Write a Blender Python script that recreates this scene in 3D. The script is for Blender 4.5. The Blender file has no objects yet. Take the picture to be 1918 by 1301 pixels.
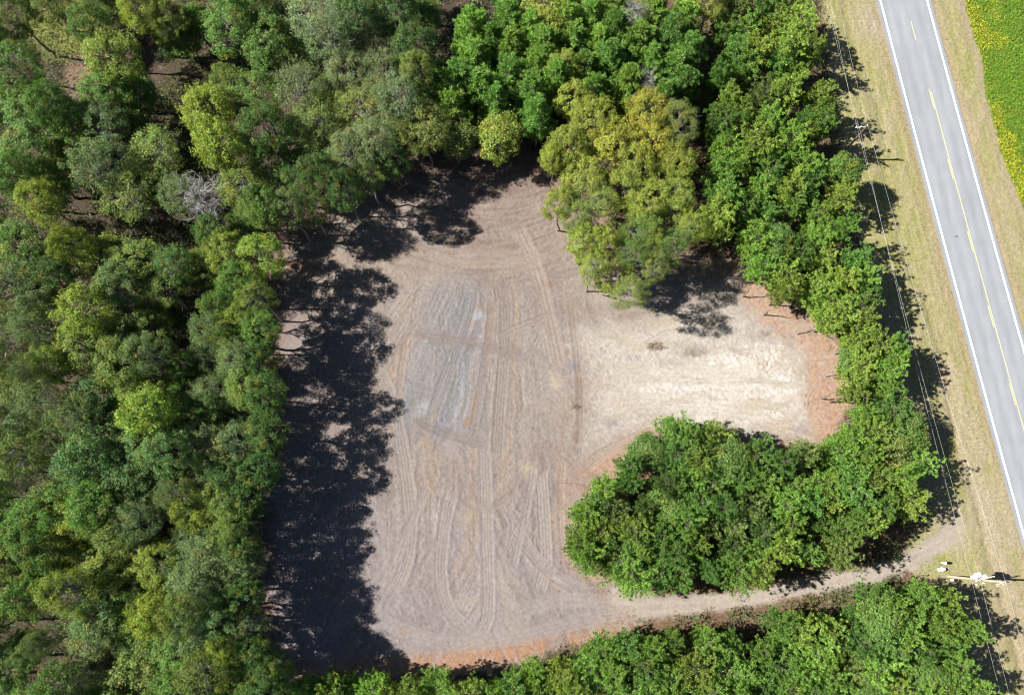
import bpy, bmesh, math, random
import numpy as np
from mathutils import Vector, Matrix

# ------------------------------------------------------------------ camera, sky, sun, exposure
SC = bpy.context.scene
COL = SC.collection
R = math.radians
F, TILT, H = 1700.0, R(11.4), 125.0
CX, CY = 959.0, 650.5
CT, ST = math.cos(TILT), math.sin(TILT)

cam = bpy.data.cameras.new('camera')
cam.sensor_width = 36.0
cam.lens = 36.0 * F / 1918.0
cam.clip_end = 5000.0
cam_ob = bpy.data.objects.new('camera', cam)
cam_ob.location = (0, 0, H)
cam_ob.rotation_euler = (TILT, 0, 0)
COL.objects.link(cam_ob)
SC.camera = cam_ob

SUN_EL, SUN_ROT = R(49.0), R(272.6)
world = bpy.data.worlds.new('World')
SC.world = world
world.use_nodes = True
wn = world.node_tree
sky = wn.nodes.new('ShaderNodeTexSky')
sky.sky_type = 'NISHITA'
sky.sun_disc = False
sky.sun_elevation = SUN_EL
sky.sun_rotation = SUN_ROT
sky.air_density = 0.7
sky.dust_density = 0.4
wn.links.new(sky.outputs[0], wn.nodes['Background'].inputs[0])
wn.nodes['Background'].inputs[1].default_value = 0.05

sun = bpy.data.lights.new('sun', 'SUN')
sun.energy = 5.0
sun.angle = R(0.53)
sun.color = (1.0, 0.97, 0.92)
sun_ob = bpy.data.objects.new('sun', sun)
to_sun = Vector((math.sin(SUN_ROT) * math.cos(SUN_EL), math.cos(SUN_ROT) * math.cos(SUN_EL), math.sin(SUN_EL)))
sun_ob.rotation_euler = (-to_sun).to_track_quat('-Z', 'Y').to_euler()
sun_ob.location = (-60, 0, 100)
COL.objects.link(sun_ob)

SC.view_settings.view_transform = 'Standard'
SC.view_settings.look = 'None'
SC.view_settings.gamma = 1.0
SC.view_settings.exposure = 1.2
KEXP = np.array((2.95, 2.87, 2.68))     # sunlit flat ground: picture value = albedo * KEXP
SC.render.engine = 'CYCLES'
SC.cycles.filter_width = 1.1
SC.cycles.max_bounces = 6
SC.cycles.diffuse_bounces = 1
SC.cycles.transmission_bounces = 3
SC.cycles.glossy_bounces = 2

# ------------------------------------------------------------------ helpers
def lin(c):
    c = np.asarray(c, float) / 255.0
    return np.where(c <= 0.04045, c / 12.92, ((c + 0.055) / 1.055) ** 2.4)

def alb(r, g, b):
    """real-world base colour of a flat sunlit surface seen as this sRGB value"""
    return lin((r, g, b)) / KEXP

def at(px, py, z=0.0):
    """world point at height z seen at this photo pixel"""
    dx = (px - CX) / F
    dy = (CY - py) / F
    s = (H - z) / (CT - dy * ST)
    return Vector((dx * s, (dy * CT + ST) * s, z))

def project(X, Y, Z=0.0):
    u = Y * CT - (H - Z) * ST
    d = Y * ST + (H - Z) * CT
    return CX + F * X / d, CY - F * u / d

def tag(o, label=None, cat=None, group=None, kind=None):
    if label: o['label'] = label
    if cat: o['category'] = cat
    if group: o['group'] = group
    if kind: o['kind'] = kind
    return o

def mesh_np(name, verts, faces, mat=None, cols=None, smooth=False):
    """verts (n,3), faces (m,k) constant k -> mesh datablock"""
    verts = np.ascontiguousarray(verts, np.float32)
    faces = np.ascontiguousarray(faces, np.int32)
    m, k = faces.shape
    me = bpy.data.meshes.new(name)
    me.vertices.add(len(verts))
    me.vertices.foreach_set('co', verts.ravel())
    me.loops.add(m * k)
    me.loops.foreach_set('vertex_index', faces.ravel())
    me.polygons.add(m)
    me.polygons.foreach_set('loop_start', np.arange(0, m * k, k, dtype=np.int32))
    me.polygons.foreach_set('loop_total', np.full(m, k, np.int32))
    me.polygons.foreach_set('use_smooth', np.full(m, bool(smooth)))
    me.update(calc_edges=True)
    if cols is not None:
        a = me.color_attributes.new('soil', 'FLOAT_COLOR', 'POINT')
        c4 = np.ones((len(verts), 4), np.float32)
        c4[:, :3] = cols
        a.data.foreach_set('color', c4.ravel())
    if mat: me.materials.append(mat)
    return me

def link(name, me, parent=None):
    o = bpy.data.objects.new(name, me)
    COL.objects.link(o)
    if parent is not None: o.parent = parent
    return o

_LAT = {}
def vnoise(x, y, seed):
    if seed not in _LAT:
        _LAT[seed] = np.random.RandomState(seed).rand(256, 256).astype(np.float32)
    L = _LAT[seed]
    xi = np.floor(x); yi = np.floor(y)
    fx = (x - xi).astype(np.float32); fy = (y - yi).astype(np.float32)
    xi = xi.astype(np.int64); yi = yi.astype(np.int64)
    fx = fx * fx * (3 - 2 * fx); fy = fy * fy * (3 - 2 * fy)
    a = L[xi & 255, yi & 255]; b = L[(xi + 1) & 255, yi & 255]
    c = L[xi & 255, (yi + 1) & 255]; d = L[(xi + 1) & 255, (yi + 1) & 255]
    return (a * (1 - fx) + b * fx) * (1 - fy) + (c * (1 - fx) + d * fx) * fy

def fbm(x, y, seed, n=4):
    s = 0; a = 0.5; t = 0
    for i in range(n):
        s = s + a * vnoise(x, y, seed + i); t += a
        a *= 0.55; x = x * 2.03 + 7.1; y = y * 2.03 + 3.7
    return s / t

def sstep(a, b, x):
    t = np.clip((x - a) / (b - a), 0, 1)
    return t * t * (3 - 2 * t)

def poly_sd(poly, x, y):
    """signed distance, negative inside"""
    P = np.asarray(poly, float)
    d = np.full(x.shape, 1e18); ins = np.zeros(x.shape, bool)
    for (ax, ay), (bx, by) in zip(P, np.roll(P, -1, 0)):
        ex, ey = bx - ax, by - ay
        wx, wy = x - ax, y - ay
        t = np.clip((wx * ex + wy * ey) / (ex * ex + ey * ey + 1e-9), 0, 1)
        d = np.minimum(d, (wx - ex * t) ** 2 + (wy - ey * t) ** 2)
        c = ((ay <= y) & (by > y)) | ((by <= y) & (ay > y))
        if ey != 0:
            ins ^= c & (x < ax + (y - ay) * ex / ey)
    d = np.sqrt(d)
    return np.where(ins, -d, d)

def spline(pts, n=10):
    """Catmull-Rom through 2D/3D points"""
    P = [np.asarray(p, float) for p in pts]
    P = [2 * P[0] - P[1]] + P + [2 * P[-1] - P[-2]]
    out = []
    for i in range(1, len(P) - 2):
        for k in range(n):
            t = k / n
            a, b, c, d = P[i - 1], P[i], P[i + 1], P[i + 2]
            out.append(0.5 * ((2 * b) + (c - a) * t + (2 * a - 5 * b + 4 * c - d) * t * t + (3 * b - a - 3 * c + d) * t ** 3))
    out.append(P[-2])
    return np.array(out)

def line_lat(pts, x, y, reach):
    """lateral signed offset and arc length to a polyline for points within reach; returns idx, lat, arc, u(0..1)"""
    S = spline(pts, 8)
    x0, y0 = S.min(0) - reach; x1, y1 = S.max(0) + reach
    idx = np.nonzero((x > x0) & (x < x1) & (y > y0) & (y < y1))[0]
    xx, yy = x[idx], y[idx]
    best = np.full(xx.shape, 1e18); lat = np.zeros(xx.shape); arc = np.zeros(xx.shape)
    L = 0.0
    for a, b in zip(S[:-1], S[1:]):
        e = b - a; ln = math.hypot(*e) + 1e-9
        wx, wy = xx - a[0], yy - a[1]
        t = np.clip((wx * e[0] + wy * e[1]) / ln ** 2, 0, 1)
        d = (wx - e[0] * t) ** 2 + (wy - e[1] * t) ** 2
        m = d < best
        best[m] = d[m]
        lat[m] = ((wx * e[1] - wy * e[0]) / ln)[m]
        arc[m] = (L + t * ln)[m]
        L += ln
    k = np.sqrt(best) < reach
    return idx[k], lat[k], arc[k], arc[k] / L

# ------------------------------------------------------------------ materials
def new_mat(name):
    m = bpy.data.materials.new(name); m.use_nodes = True
    nt = m.node_tree; nt.nodes.clear()
    out = nt.nodes.new('ShaderNodeOutputMaterial')
    return m, nt, out

def plain(name, col, rough=0.8, metal=0.0, noise=0.25, scale=3.0, bump=0.0):
    m, nt, out = new_mat(name)
    b = nt.nodes.new('ShaderNodeBsdfPrincipled')
    b.inputs['Roughness'].default_value = rough
    b.inputs['Metallic'].default_value = metal
    tc = nt.nodes.new('ShaderNodeTexCoord')
    n = nt.nodes.new('ShaderNodeTexNoise'); n.inputs['Scale'].default_value = scale; n.inputs['Detail'].default_value = 5
    nt.links.new(tc.outputs['Object'], n.inputs['Vector'])
    r = nt.nodes.new('ShaderNodeMapRange')
    r.inputs['From Min'].default_value = 0.25; r.inputs['From Max'].default_value = 0.75
    r.inputs['To Min'].default_value = 1 - noise; r.inputs['To Max'].default_value = 1 + noise
    nt.links.new(n.outputs['Fac'], r.inputs['Value'])
    mx = nt.nodes.new('ShaderNodeVectorMath'); mx.operation = 'SCALE'
    mx.inputs[0].default_value = tuple(col)[:3]
    nt.links.new(r.outputs[0], mx.inputs['Scale'])
    nt.links.new(mx.outputs[0], b.inputs['Base Color'])
    if bump:
        bp = nt.nodes.new('ShaderNodeBump'); bp.inputs['Strength'].default_value = bump
        nt.links.new(n.outputs['Fac'], bp.inputs['Height']); nt.links.new(bp.outputs[0], b.inputs['Normal'])
    nt.links.new(b.outputs[0], out.inputs[0])
    return m

def soil_mat(name, lo=0.8, hi=1.2, scale=3.0, bump=0.5, fine=14.0):
    m, nt, out = new_mat(name)
    b = nt.nodes.new('ShaderNodeBsdfPrincipled'); b.inputs['Roughness'].default_value = 0.95
    b.inputs['Specular IOR Level'].default_value = 0.1
    at_ = nt.nodes.new('ShaderNodeAttribute'); at_.attribute_name = 'soil'
    tc = nt.nodes.new('ShaderNodeTexCoord')
    n1 = nt.nodes.new('ShaderNodeTexNoise'); n1.inputs['Scale'].default_value = scale; n1.inputs['Detail'].default_value = 8
    n1.inputs['Roughness'].default_value = 0.68
    nt.links.new(tc.outputs['Object'], n1.inputs['Vector'])
    r = nt.nodes.new('ShaderNodeMapRange')
    r.inputs['From Min'].default_value = 0.3; r.inputs['From Max'].default_value = 0.7
    r.inputs['To Min'].default_value = lo; r.inputs['To Max'].default_value = hi
    nt.links.new(n1.outputs['Fac'], r.inputs['Value'])
    mx = nt.nodes.new('ShaderNodeVectorMath'); mx.operation = 'SCALE'
    nt.links.new(at_.outputs['Color'], mx.inputs[0]); nt.links.new(r.outputs[0], mx.inputs['Scale'])
    nt.links.new(mx.outputs[0], b.inputs['Base Color'])
    n2 = nt.nodes.new('ShaderNodeTexNoise'); n2.inputs['Scale'].default_value = fine * 0.3; n2.inputs['Detail'].default_value = 6
    n2.inputs['Roughness'].default_value = 0.7
    nt.links.new(tc.outputs['Object'], n2.inputs['Vector'])
    bp = nt.nodes.new('ShaderNodeBump'); bp.inputs['Strength'].default_value = bump; bp.inputs['Distance'].default_value = 0.12
    nt.links.new(n2.outputs['Fac'], bp.inputs['Height']); nt.links.new(bp.outputs[0], b.inputs['Normal'])
    nt.links.new(b.outputs[0], out.inputs[0])
    return m

def leaf_mat(name, yellow=(0.30, 0.22, 0.02), patch=0.55, attr=None, trans=0.22, rough=0.45):
    """leaf colour = object colour, varied leaf by leaf, with branches that have turned yellow"""
    m, nt, out = new_mat(name)
    N, Lk = nt.nodes.new, nt.links.new
    if attr:
        src = N('ShaderNodeAttribute'); src.attribute_name = attr; base = src.outputs['Color']
    else:
        src = N('ShaderNodeObjectInfo'); base = src.outputs['Color']
    geo = N('ShaderNodeNewGeometry')
    r = N('ShaderNodeMapRange'); r.inputs['To Min'].default_value = 0.45; r.inputs['To Max'].default_value = 1.6
    Lk(geo.outputs['Random Per Island'], r.inputs['Value'])
    tc = N('ShaderNodeTexCoord')
    n = N('ShaderNodeTexNoise'); n.inputs['Scale'].default_value = 0.42; n.inputs['Detail'].default_value = 2
    vm = N('ShaderNodeVectorMath'); vm.operation = 'ADD'
    Lk(tc.outputs['Object'], vm.inputs[0])
    oi = N('ShaderNodeObjectInfo')
    s0 = N('ShaderNodeMath'); s0.operation = 'MULTIPLY'; s0.inputs[1].default_value = 50.0
    Lk(oi.outputs['Random'], s0.inputs[0]); Lk(s0.outputs[0], vm.inputs[1])
    Lk(vm.outputs[0], n.inputs['Vector'])
    pr = N('ShaderNodeMapRange'); pr.inputs['From Min'].default_value = patch; pr.inputs['From Max'].default_value = patch + 0.10
    pr.inputs['To Max'].default_value = 0.7
    Lk(n.outputs['Fac'], pr.inputs['Value'])
    mix = N('ShaderNodeMix'); mix.data_type = 'RGBA'
    Lk(pr.outputs[0], mix.inputs['Factor']); Lk(base, mix.inputs['A'])
    yl = N('ShaderNodeMix'); yl.data_type = 'RGBA'; yl.inputs['Factor'].default_value = 0.5
    Lk(base, yl.inputs['A']); yl.inputs['B'].default_value = (*yellow, 1)
    Lk(yl.outputs['Result'], mix.inputs['B'])
    sc = N('ShaderNodeVectorMath'); sc.operation = 'SCALE'
    Lk(mix.outputs['Result'], sc.inputs[0]); Lk(r.outputs[0], sc.inputs['Scale'])
    b = N('ShaderNodeBsdfPrincipled'); b.inputs['Roughness'].default_value = rough
    b.inputs['Specular IOR Level'].default_value = 0.35
    Lk(sc.outputs[0], b.inputs['Base Color'])
    t = N('ShaderNodeBsdfTranslucent')
    tm = N('ShaderNodeVectorMath'); tm.operation = 'MULTIPLY'; tm.inputs[1].default_value = (1.3, 1.35, 0.6)
    Lk(sc.outputs[0], tm.inputs[0]); Lk(tm.outputs[0], t.inputs['Color'])
    ms = N('ShaderNodeMixShader'); ms.inputs[0].default_value = trans
    Lk(b.outputs[0], ms.inputs[1]); Lk(t.outputs[0], ms.inputs[2])
    Lk(ms.outputs[0], out.inputs[0])
    return m

M_SOIL = soil_mat('bare_soil', 0.82, 1.18, 2.2, 0.45)
M_FLOOR = soil_mat('leaf_litter', 0.45, 1.6, 3.0, 0.9)
M_TURF = soil_mat('dry_turf', 0.72, 1.3, 2.6, 0.7)
M_DRIVE = soil_mat('packed_dirt', 0.85, 1.15, 2.5, 0.4)
M_LEAF = leaf_mat('broad_leaves')
M_NEEDLE = leaf_mat('pine_needles', yellow=(0.22, 0.19, 0.03), patch=0.62, trans=0.3)
M_HERB = leaf_mat('herb_leaves', attr='soil', patch=0.6)
M_BARK = plain('bark', (0.16, 0.13, 0.105), 0.9, noise=0.4, scale=4)
M_PALEBARK = plain('pale_bark', (0.26, 0.24, 0.21), 0.9, noise=0.35, scale=4)
M_DEAD = plain('dead_wood', (0.30, 0.285, 0.27), 0.9, noise=0.3, scale=4)

# ------------------------------------------------------------------ the road line, fitted through the photo's white lines
def fit(pts):
    W = [at(*p) for p in pts]
    return np.polyfit([w.y for w in W], [w.x for w in W], 2)
LEFT_FIT = fit([(1648, 0), (1706, 217), (1762.5, 434), (1820, 651), (1881, 868), (1917, 1000)])
RIGHT_FIT = fit([(1736.6, 0), (1797, 217), (1856.5, 434), (1915, 651)])
ROAD_W = float(np.mean([np.polyval(RIGHT_FIT, y) - np.polyval(LEFT_FIT, y) for y in (15, 40, 70)]))
SLANT = math.cos(math.atan(np.polyfit([0, 60], [np.polyval(LEFT_FIT, 0), np.polyval(LEFT_FIT, 60)], 1)[0]))
def road_x(y):          # centre between the white lines
    y_ = np.clip(y, -40, 110)
    return np.polyval(LEFT_FIT, y_) + ROAD_W / 2 + (y - y_) * np.polyval(np.polyder(LEFT_FIT), y_)

# ------------------------------------------------------------------ ground fields
STEP = 0.14
X0, X1, Y0, Y1 = -92.0, 92.0, -32.0, 92.0
nx = int((X1 - X0) / STEP); ny = int((Y1 - Y0) / STEP)
gx = np.linspace(X0, X1, nx); gy = np.linspace(Y0, Y1, ny)
GX, GY = np.meshgrid(gx, gy, indexing='ij')
gX = GX.ravel(); gY = GY.ravel()
PX, PY = project(gX, gY)
NV = len(gX)

CLEARING = [(560, 395), (640, 330), (760, 300), (890, 292), (1000, 285), (1040, 330), (1090, 400), (1180, 440), (1250, 470), (1330, 490),
            (1400, 480), (1450, 530), (1500, 590), (1550, 640), (1598, 662), (1596, 735), (1566, 800), (1520, 840), (1420, 850),
            (1260, 850), (1170, 880), (1110, 930), (1085, 1000), (1090, 1060), (1140, 1092), (1190, 1112), (1185, 1168), (1080, 1196),
            (990, 1225), (860, 1255), (700, 1262), (560, 1262), (500, 1240), (480, 1100), (478, 950), (500, 800), (500, 640), (505, 500), (520, 430)]
DRIVE = [(1140, 1092), (1250, 1112), (1380, 1104), (1500, 1078), (1600, 1062), (1690, 1036), (1755, 988), (1790, 962), (1822, 952),
         (1835, 985), (1812, 1008), (1780, 1032), (1740, 1058), (1640, 1098), (1520, 1116), (1420, 1137), (1300, 1153), (1185, 1168), (1150, 1130)]
WOODEDGE = [(1500, -200), (1538, 0), (1556, 130), (1578, 290), (1605, 420), (1632, 560), (1660, 690), (1690, 810), (1722, 930), (1735, 985),
            (1700, 1010), (1700, 1070), (1745, 1085), (1775, 1150), (1800, 1301), (1830, 1500), (2600, 1500), (2600, -200)]
FIELD = [(1795, -200), (1806, 0), (1822, 60), (1838, 110), (1848, 180), (1866, 250), (1880, 300), (1898, 345), (1925, 405), (1990, 600), (2080, 900), (2200, 1500), (2800, 1500), (2800, -200)]

wob = (fbm(gX * 0.35, gY * 0.35, 11, 3) - 0.5) * 30
wob2 = (fbm(gX * 1.4, gY * 1.4, 15, 3) - 0.5) * 16
sd_clear = poly_sd(CLEARING, PX, PY) + wob * 0.6 + wob2
sd_drive = poly_sd(DRIVE, PX, PY) + wob2 * 1.1 + 4
sd_verge = poly_sd(WOODEDGE, PX, PY) + wob * 0.5 + wob2
sd_field = poly_sd(FIELD, PX, PY) + wob2 * 0.5

C = np.zeros((NV, 3)); Z = np.zeros(NV)
def paint(mask, col):
    m = np.clip(mask, 0, 1)[:, None]
    C[:] = C * (1 - m) + np.asarray(col) * m
def paint_at(idx, mask, col):
    m = np.clip(mask, 0, 1)[:, None]
    C[idx] = C[idx] * (1 - m) + np.asarray(col) * m
def scale_at(idx, f):
    C[idx] *= f[:, None]

# forest floor: brown litter, reddish straw under the pines, a patch of grass in the far corner
n_big = fbm(gX * 0.12, gY * 0.12, 21, 4); n_mid = fbm(gX * 0.5, gY * 0.5, 31, 4); n_fine = fbm(gX * 2.2, gY * 2.2, 41, 3)
C[:] = (0.050, 0.038, 0.026)
paint(sstep(0.45, 0.65, n_mid) * 0.8, (0.082, 0.060, 0.042))
paint(sstep(0.52, 0.70, n_big) * 0.7, (0.05, 0.048, 0.022))
paint(sstep(1000, 1120, PX) * 0.75, (0.125, 0.078, 0.048))
corner = np.exp(-(((PX - 130) / 95) ** 2 + ((PY - 45) / 80) ** 2))
paint(sstep(0.25, 0.6, corner + (n_mid - 0.5) * 0.6), alb(165, 165, 85))
paint(sstep(0.3, 0.7, np.exp(-(((PX - 150) / 40) ** 2 + ((PY - 150) / 60) ** 2)) + (n_mid - .5) * .5), alb(165, 140, 112))
Z += (n_mid - 0.5) * 0.25 * sstep(0, 40, sd_clear)

# ---- cleared soil
mc = sstep(17, 1, sd_clear + (fbm(gX * 2.4, gY * 2.4, 57, 3) - .5) * 22)
base = np.empty((NV, 3)); base[:] = alb(189, 171, 157)
def bmix(mask, col):
    m = np.clip(mask, 0, 1)[:, None]
    base[:] = base * (1 - m) + np.asarray(col) * m
bmix(sstep(900, 1050, PY) * 0.9, alb(186, 172, 166))
bmix(sstep(560, 440, PY) * 0.8, alb(188, 164, 143))
bmix(sstep(0.52, 0.7, n_big) * 0.6, alb(200, 180, 154))
n_blot = fbm(gX * .2 + 40, gY * .16, 27, 4)
bmix(sstep(0.52, 0.66, n_blot) * 0.45, alb(172, 150, 138)); bmix(sstep(0.44, 0.32, n_blot) * 0.45, alb(204, 188, 174))
# warm straw border where the clearing meets the trees
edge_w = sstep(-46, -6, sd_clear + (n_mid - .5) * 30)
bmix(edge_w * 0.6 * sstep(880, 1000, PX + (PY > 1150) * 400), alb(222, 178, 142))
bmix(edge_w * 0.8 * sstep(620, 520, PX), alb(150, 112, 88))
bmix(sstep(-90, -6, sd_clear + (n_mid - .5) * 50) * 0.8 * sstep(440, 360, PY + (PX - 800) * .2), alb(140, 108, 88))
# pale sand on the road side of the pad
sand = poly_sd([(1085, 610), (1180, 590), (1300, 560), (1375, 520), (1400, 560), (1430, 600), (1505, 640), (1512, 720), (1520, 790), (1480, 812),
                (1400, 812), (1250, 800), (1160, 830), (1085, 850), (1092, 700)], PX, PY) + wob + wob2 * 1.2
sm = sstep(34, -60, sand + (n_big - .5) * 60)
bmix(sm * 0.9, alb(233, 219, 199))
sd_core = poly_sd([(1150, 720), (1330, 650), (1500, 650), (1515, 790), (1450, 810), (1250, 780)], PX, PY) + wob * 1.5 + wob2 * 1.5
bmix(sstep(20, -40, sd_core) * 0.95, alb(254, 244, 226))
bmix(sm * sstep(0.5, 0.75, fbm(gX * 0.25, gY * 1.2, 51, 4)) * 0.5, alb(214, 194, 164))
base[:] *= (1 + .10 * sm)[:, None]
# orange subsoil at the road end and along the driveway block
bmix(sstep(14, -14, poly_sd([(1395, 495), (1445, 530), (1500, 590), (1570, 640), (1605, 660), (1605, 745), (1570, 810), (1535, 815), (1516, 790), (1512, 655), (1430, 600), (1385, 560)], PX, PY) + wob * .7 + wob2 * 1.5) * 0.85, alb(230, 186, 150))
bmix(sstep(20, -20, poly_sd([(1255, 780), (1270, 850), (1170, 900), (1100, 960), (1065, 900), (1130, 850), (1190, 810)], PX, PY) + wob2 * 1.2) * 0.75, alb(222, 178, 142))
bmix(sstep(30, -10, sd_clear) * sstep(1195, 1225, PY + (PX - 900) * 0.12 + wob2) * 0.85, alb(214, 162, 122))

# fan of grader streaks
pe = np.minimum(PY, 850) + np.maximum(PY - 850, 0) * 0.15
ang = (PX - 962) / np.maximum(pe - 270, 120) * 420
ang = np.where(PX < 962, ang, ang * 0.8) + (fbm(gX * .16, gY * .16, 55, 3) - .5) * 26
s1 = fbm(ang / 7, PY / 150, 61, 4); s2 = fbm(ang / 2.6, PY / 80, 71, 3); s3 = fbm(ang / 18, PY / 220, 81, 3)
fan = sstep(505, 560, PY + wob) * sstep(1085, 1055, PX) * sstep(1140, 1040, PY + wob) * sstep(690, 740, PX + wob)
brkf = 0.25 + 0.75 * sstep(.4, .6, fbm(gX * .3, gY * .12, 56, 3))
blue = fan * sstep(920, 900, PX + ang * 0) * sstep(755, 800, PX + (PY - 650) * 0.25) * sstep(860, 800, PY)
bmix(blue * (0.5 + 0.45 * sstep(0.42, 0.6, s3)), alb(164, 164, 165))
bmix(blue * sstep(0.55, 0.66, s1) * 0.6, alb(196, 196, 196))
bmix(fan * brkf * sstep(0.56, 0.70, s1) * 0.45, alb(205, 184, 160))
bmix(fan * brkf * sstep(0.44, 0.32, s1) * 0.45, alb(160, 143, 130))
bmix(fan * sstep(0.62, 0.72, s3) * 0.4, alb(210, 180, 142))
ZS = fan * brkf * ((s2 - 0.5) * 0.12 + (s1 - 0.5) * 0.035)
bmix(fan * brkf * sstep(0.56, 0.68, s2) * 0.35, alb(212, 194, 176)); bmix(fan * brkf * sstep(0.42, 0.32, s2) * 0.35, alb(156, 138, 126))
sf = fbm((PX + wob) / 2.2, (PY + wob) / 9.0, 66, 3); sg = fbm((PX - PY) / 4.0, (PX + PY) / 14.0, 69, 3)
bmix(sstep(0.57, 0.68, sf) * 0.28, alb(210, 194, 180)); bmix(sstep(0.40, 0.30, sg) * 0.30, alb(152, 136, 124))
ZS = ZS + (sf - .5) * .05 + (sg - .5) * .05
# cross streaks in the upper part and in the sand, and general scuffing
up = sstep(560, 500, PY) * sstep(300, 360, PY)
h1 = fbm(PX / 60, (PY + 0.0016 * (PX - 900) ** 2) / 5, 91, 4)
bmix(up * sstep(0.55, 0.68, h1) * 0.45, alb(205, 184, 160)); bmix(up * sstep(0.44, 0.34, h1) * 0.5, alb(158, 136, 118))
ZS += up * (h1 - 0.5) * 0.08 + up * (n_fine - .5) * .06
h2 = fbm((PX + PY * 0.4) / 70, (PY - PX * 0.05) / 6, 101, 4)
bmix(sm * sstep(0.55, 0.68, h2) * 0.2, alb(250, 240, 220)); bmix(sm * sstep(0.42, 0.32, h2) * 0.25 * sstep(.4, .6, n_mid), alb(212, 196, 174))
bmix(sm * sstep(0.5, 0.7, n_big) * .35, alb(222, 206, 186))
ZS += sm * (h2 - 0.5) * 0.06 + sm * (n_fine - .5) * .08
low = sstep(850, 930, PY)
h3 = fbm((PX + PY * 0.55) / 5, (PY - PX * 0.55) / 60, 111, 4); h4 = fbm((PX - PY * 0.45) / 6, (PY + PX * 0.45) / 70, 121, 4)
wsel = sstep(0.4, 0.6, fbm(gX * 0.15, gY * 0.15, 131, 2))
h34 = h3 * wsel + h4 * (1 - wsel)
bmix(low * sstep(0.56, 0.7, h34) * 0.4, alb(203, 192, 186)); bmix(low * sstep(0.42, 0.3, h34) * 0.45, alb(158, 144, 138))
ZS += low * (h34 - 0.5) * 0.08 + (n_fine - 0.5) * 0.06
# scattered colour spots
def spot(x, y, rx, ry, col, a=0.8, rot=0.0):
    c, s = math.cos(rot), math.sin(rot)
    dx, dy = PX - x, PY - y
    q = np.sqrt(((dx * c + dy * s) / rx) ** 2 + ((-dx * s + dy * c) / ry) ** 2) + (n_fine - 0.5) * 0.9 + (n_mid - 0.5) * 0.8
    bmix(sstep(1.35, 0.25, q) * a * .85, alb(*col))
for s_ in [(898, 570, 5, 6, (210, 150, 105)), (893, 590, 9, 12, (226, 220, 214), .8, .5), (884, 612, 5, 12, (222, 190, 165), .7, .5), (794, 765, 12, 16, (222, 220, 216), .8, .4),
           (888, 760, 7, 40, (200, 160, 126), .65, .2), (893, 690, 5, 32, (206, 170, 138), .5, .15), (875, 790, 6, 14, (200, 150, 112)), (818, 775, 6, 18, (210, 168, 132), .8, .35),
           (797, 828, 13, 14, (214, 180, 142), .8), (692, 825, 6, 8, (190, 140, 112), .6), (755, 1183, 14, 9, (196, 148, 108), .9), (785, 1178, 18, 5, (196, 170, 140), .6),
           (1012, 513, 12, 8, (224, 212, 200), .8), (1020, 535, 22, 9, (158, 118, 100), .7, -.15), (925, 495, 8, 4, (176, 120, 94), .7), (870, 478, 18, 4, (214, 206, 196), .6),
           (1080, 683, 13, 15, (158, 156, 154), .9), (1140, 792, 16, 11, (176, 168, 162), .7), (1229, 648, 21, 8, (150, 122, 100), .9, -.05), (1300, 658, 34, 12, (186, 168, 148), .75),
           (1300, 662, 24, 6, (160, 140, 120), .5), (1190, 590, 40, 10, (176, 150, 130), .7, -.15), (1083, 750, 9, 62, (172, 146, 122), .7), (1078, 815, 8, 36, (160, 132, 112), .7),
           (1080, 762, 6, 10, (128, 102, 84), .8), (1420, 630, 34, 10, (206, 192, 180), .8, .2), (1435, 625, 12, 6, (170, 140, 122), .7, .2), (1040, 715, 14, 24, (232, 212, 180), .7),
           (985, 880, 12, 22, (228, 208, 170), .7), (1000, 875, 8, 14, (214, 196, 156), .6), (870, 1130, 34, 14, (206, 190, 170), .7), (935, 1090, 26, 30, (204, 188, 168), .6),
           (880, 960, 20, 24, (198, 180, 150), .6), (912, 985, 6, 90, (208, 188, 150), .6), (1035, 1000, 14, 50, (200, 174, 150), .6), (1030, 1085, 16, 30, (206, 176, 150), .6, -.7),
           (1045, 1085, 10, 5, (226, 222, 218), .8, .7), (1500, 660, 12, 14, (236, 216, 186), .7), (1540, 680, 6, 4, (240, 222, 192), .8), (1350, 700, 60, 20, (250, 236, 210), .5),
           (1110, 1100, 40, 12, (176, 162, 150), .6), (610, 455, 34, 10, (206, 180, 150), .7, -.2), (620, 480, 40, 8, (202, 178, 150), .6, -.3), (560, 500, 24, 12, (196, 148, 112), .8),
           (1175, 470, 22, 14, (214, 182, 154), .6), (1130, 560, 40, 14, (214, 198, 174), .7), (1340, 545, 30, 22, (228, 212, 182), .6), (1150, 575, 30, 10, (180, 170, 160), .5)]:
    spot(*s_)
# scraped swirl at the road end
dxs, dys = PX - 1468, PY - 735
rs = np.sqrt((dxs * 0.95) ** 2 + (dys * 0.8) ** 2) + (n_mid - .5) * 26
sw = sstep(78, 55, rs) * sstep(4, 14, rs)
ring = np.sin(rs * 0.8 + (fbm(gX * .9, gY * .9, 146, 2) - .5) * 7)
brk = sstep(.35, .6, fbm(gX * .7, gY * .7, 145, 3))
ZS += sw * ring * 0.022 * brk
bmix(sw * sstep(0.1, 0.9, -ring) * 0.45 * brk + sw * 0.25 * sstep(.45, .65, n_mid), alb(218, 180, 142))
dxs, dys = PX - 1335, PY - 552
rs = np.sqrt(dxs ** 2 + dys ** 2) + (n_mid - .5) * 8
sw = sstep(34, 26, rs) * sstep(-4, 6, dxs) * sstep(8, 12, rs)
ZS += sw * np.sin(rs * 1.0) * 0.03
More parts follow.
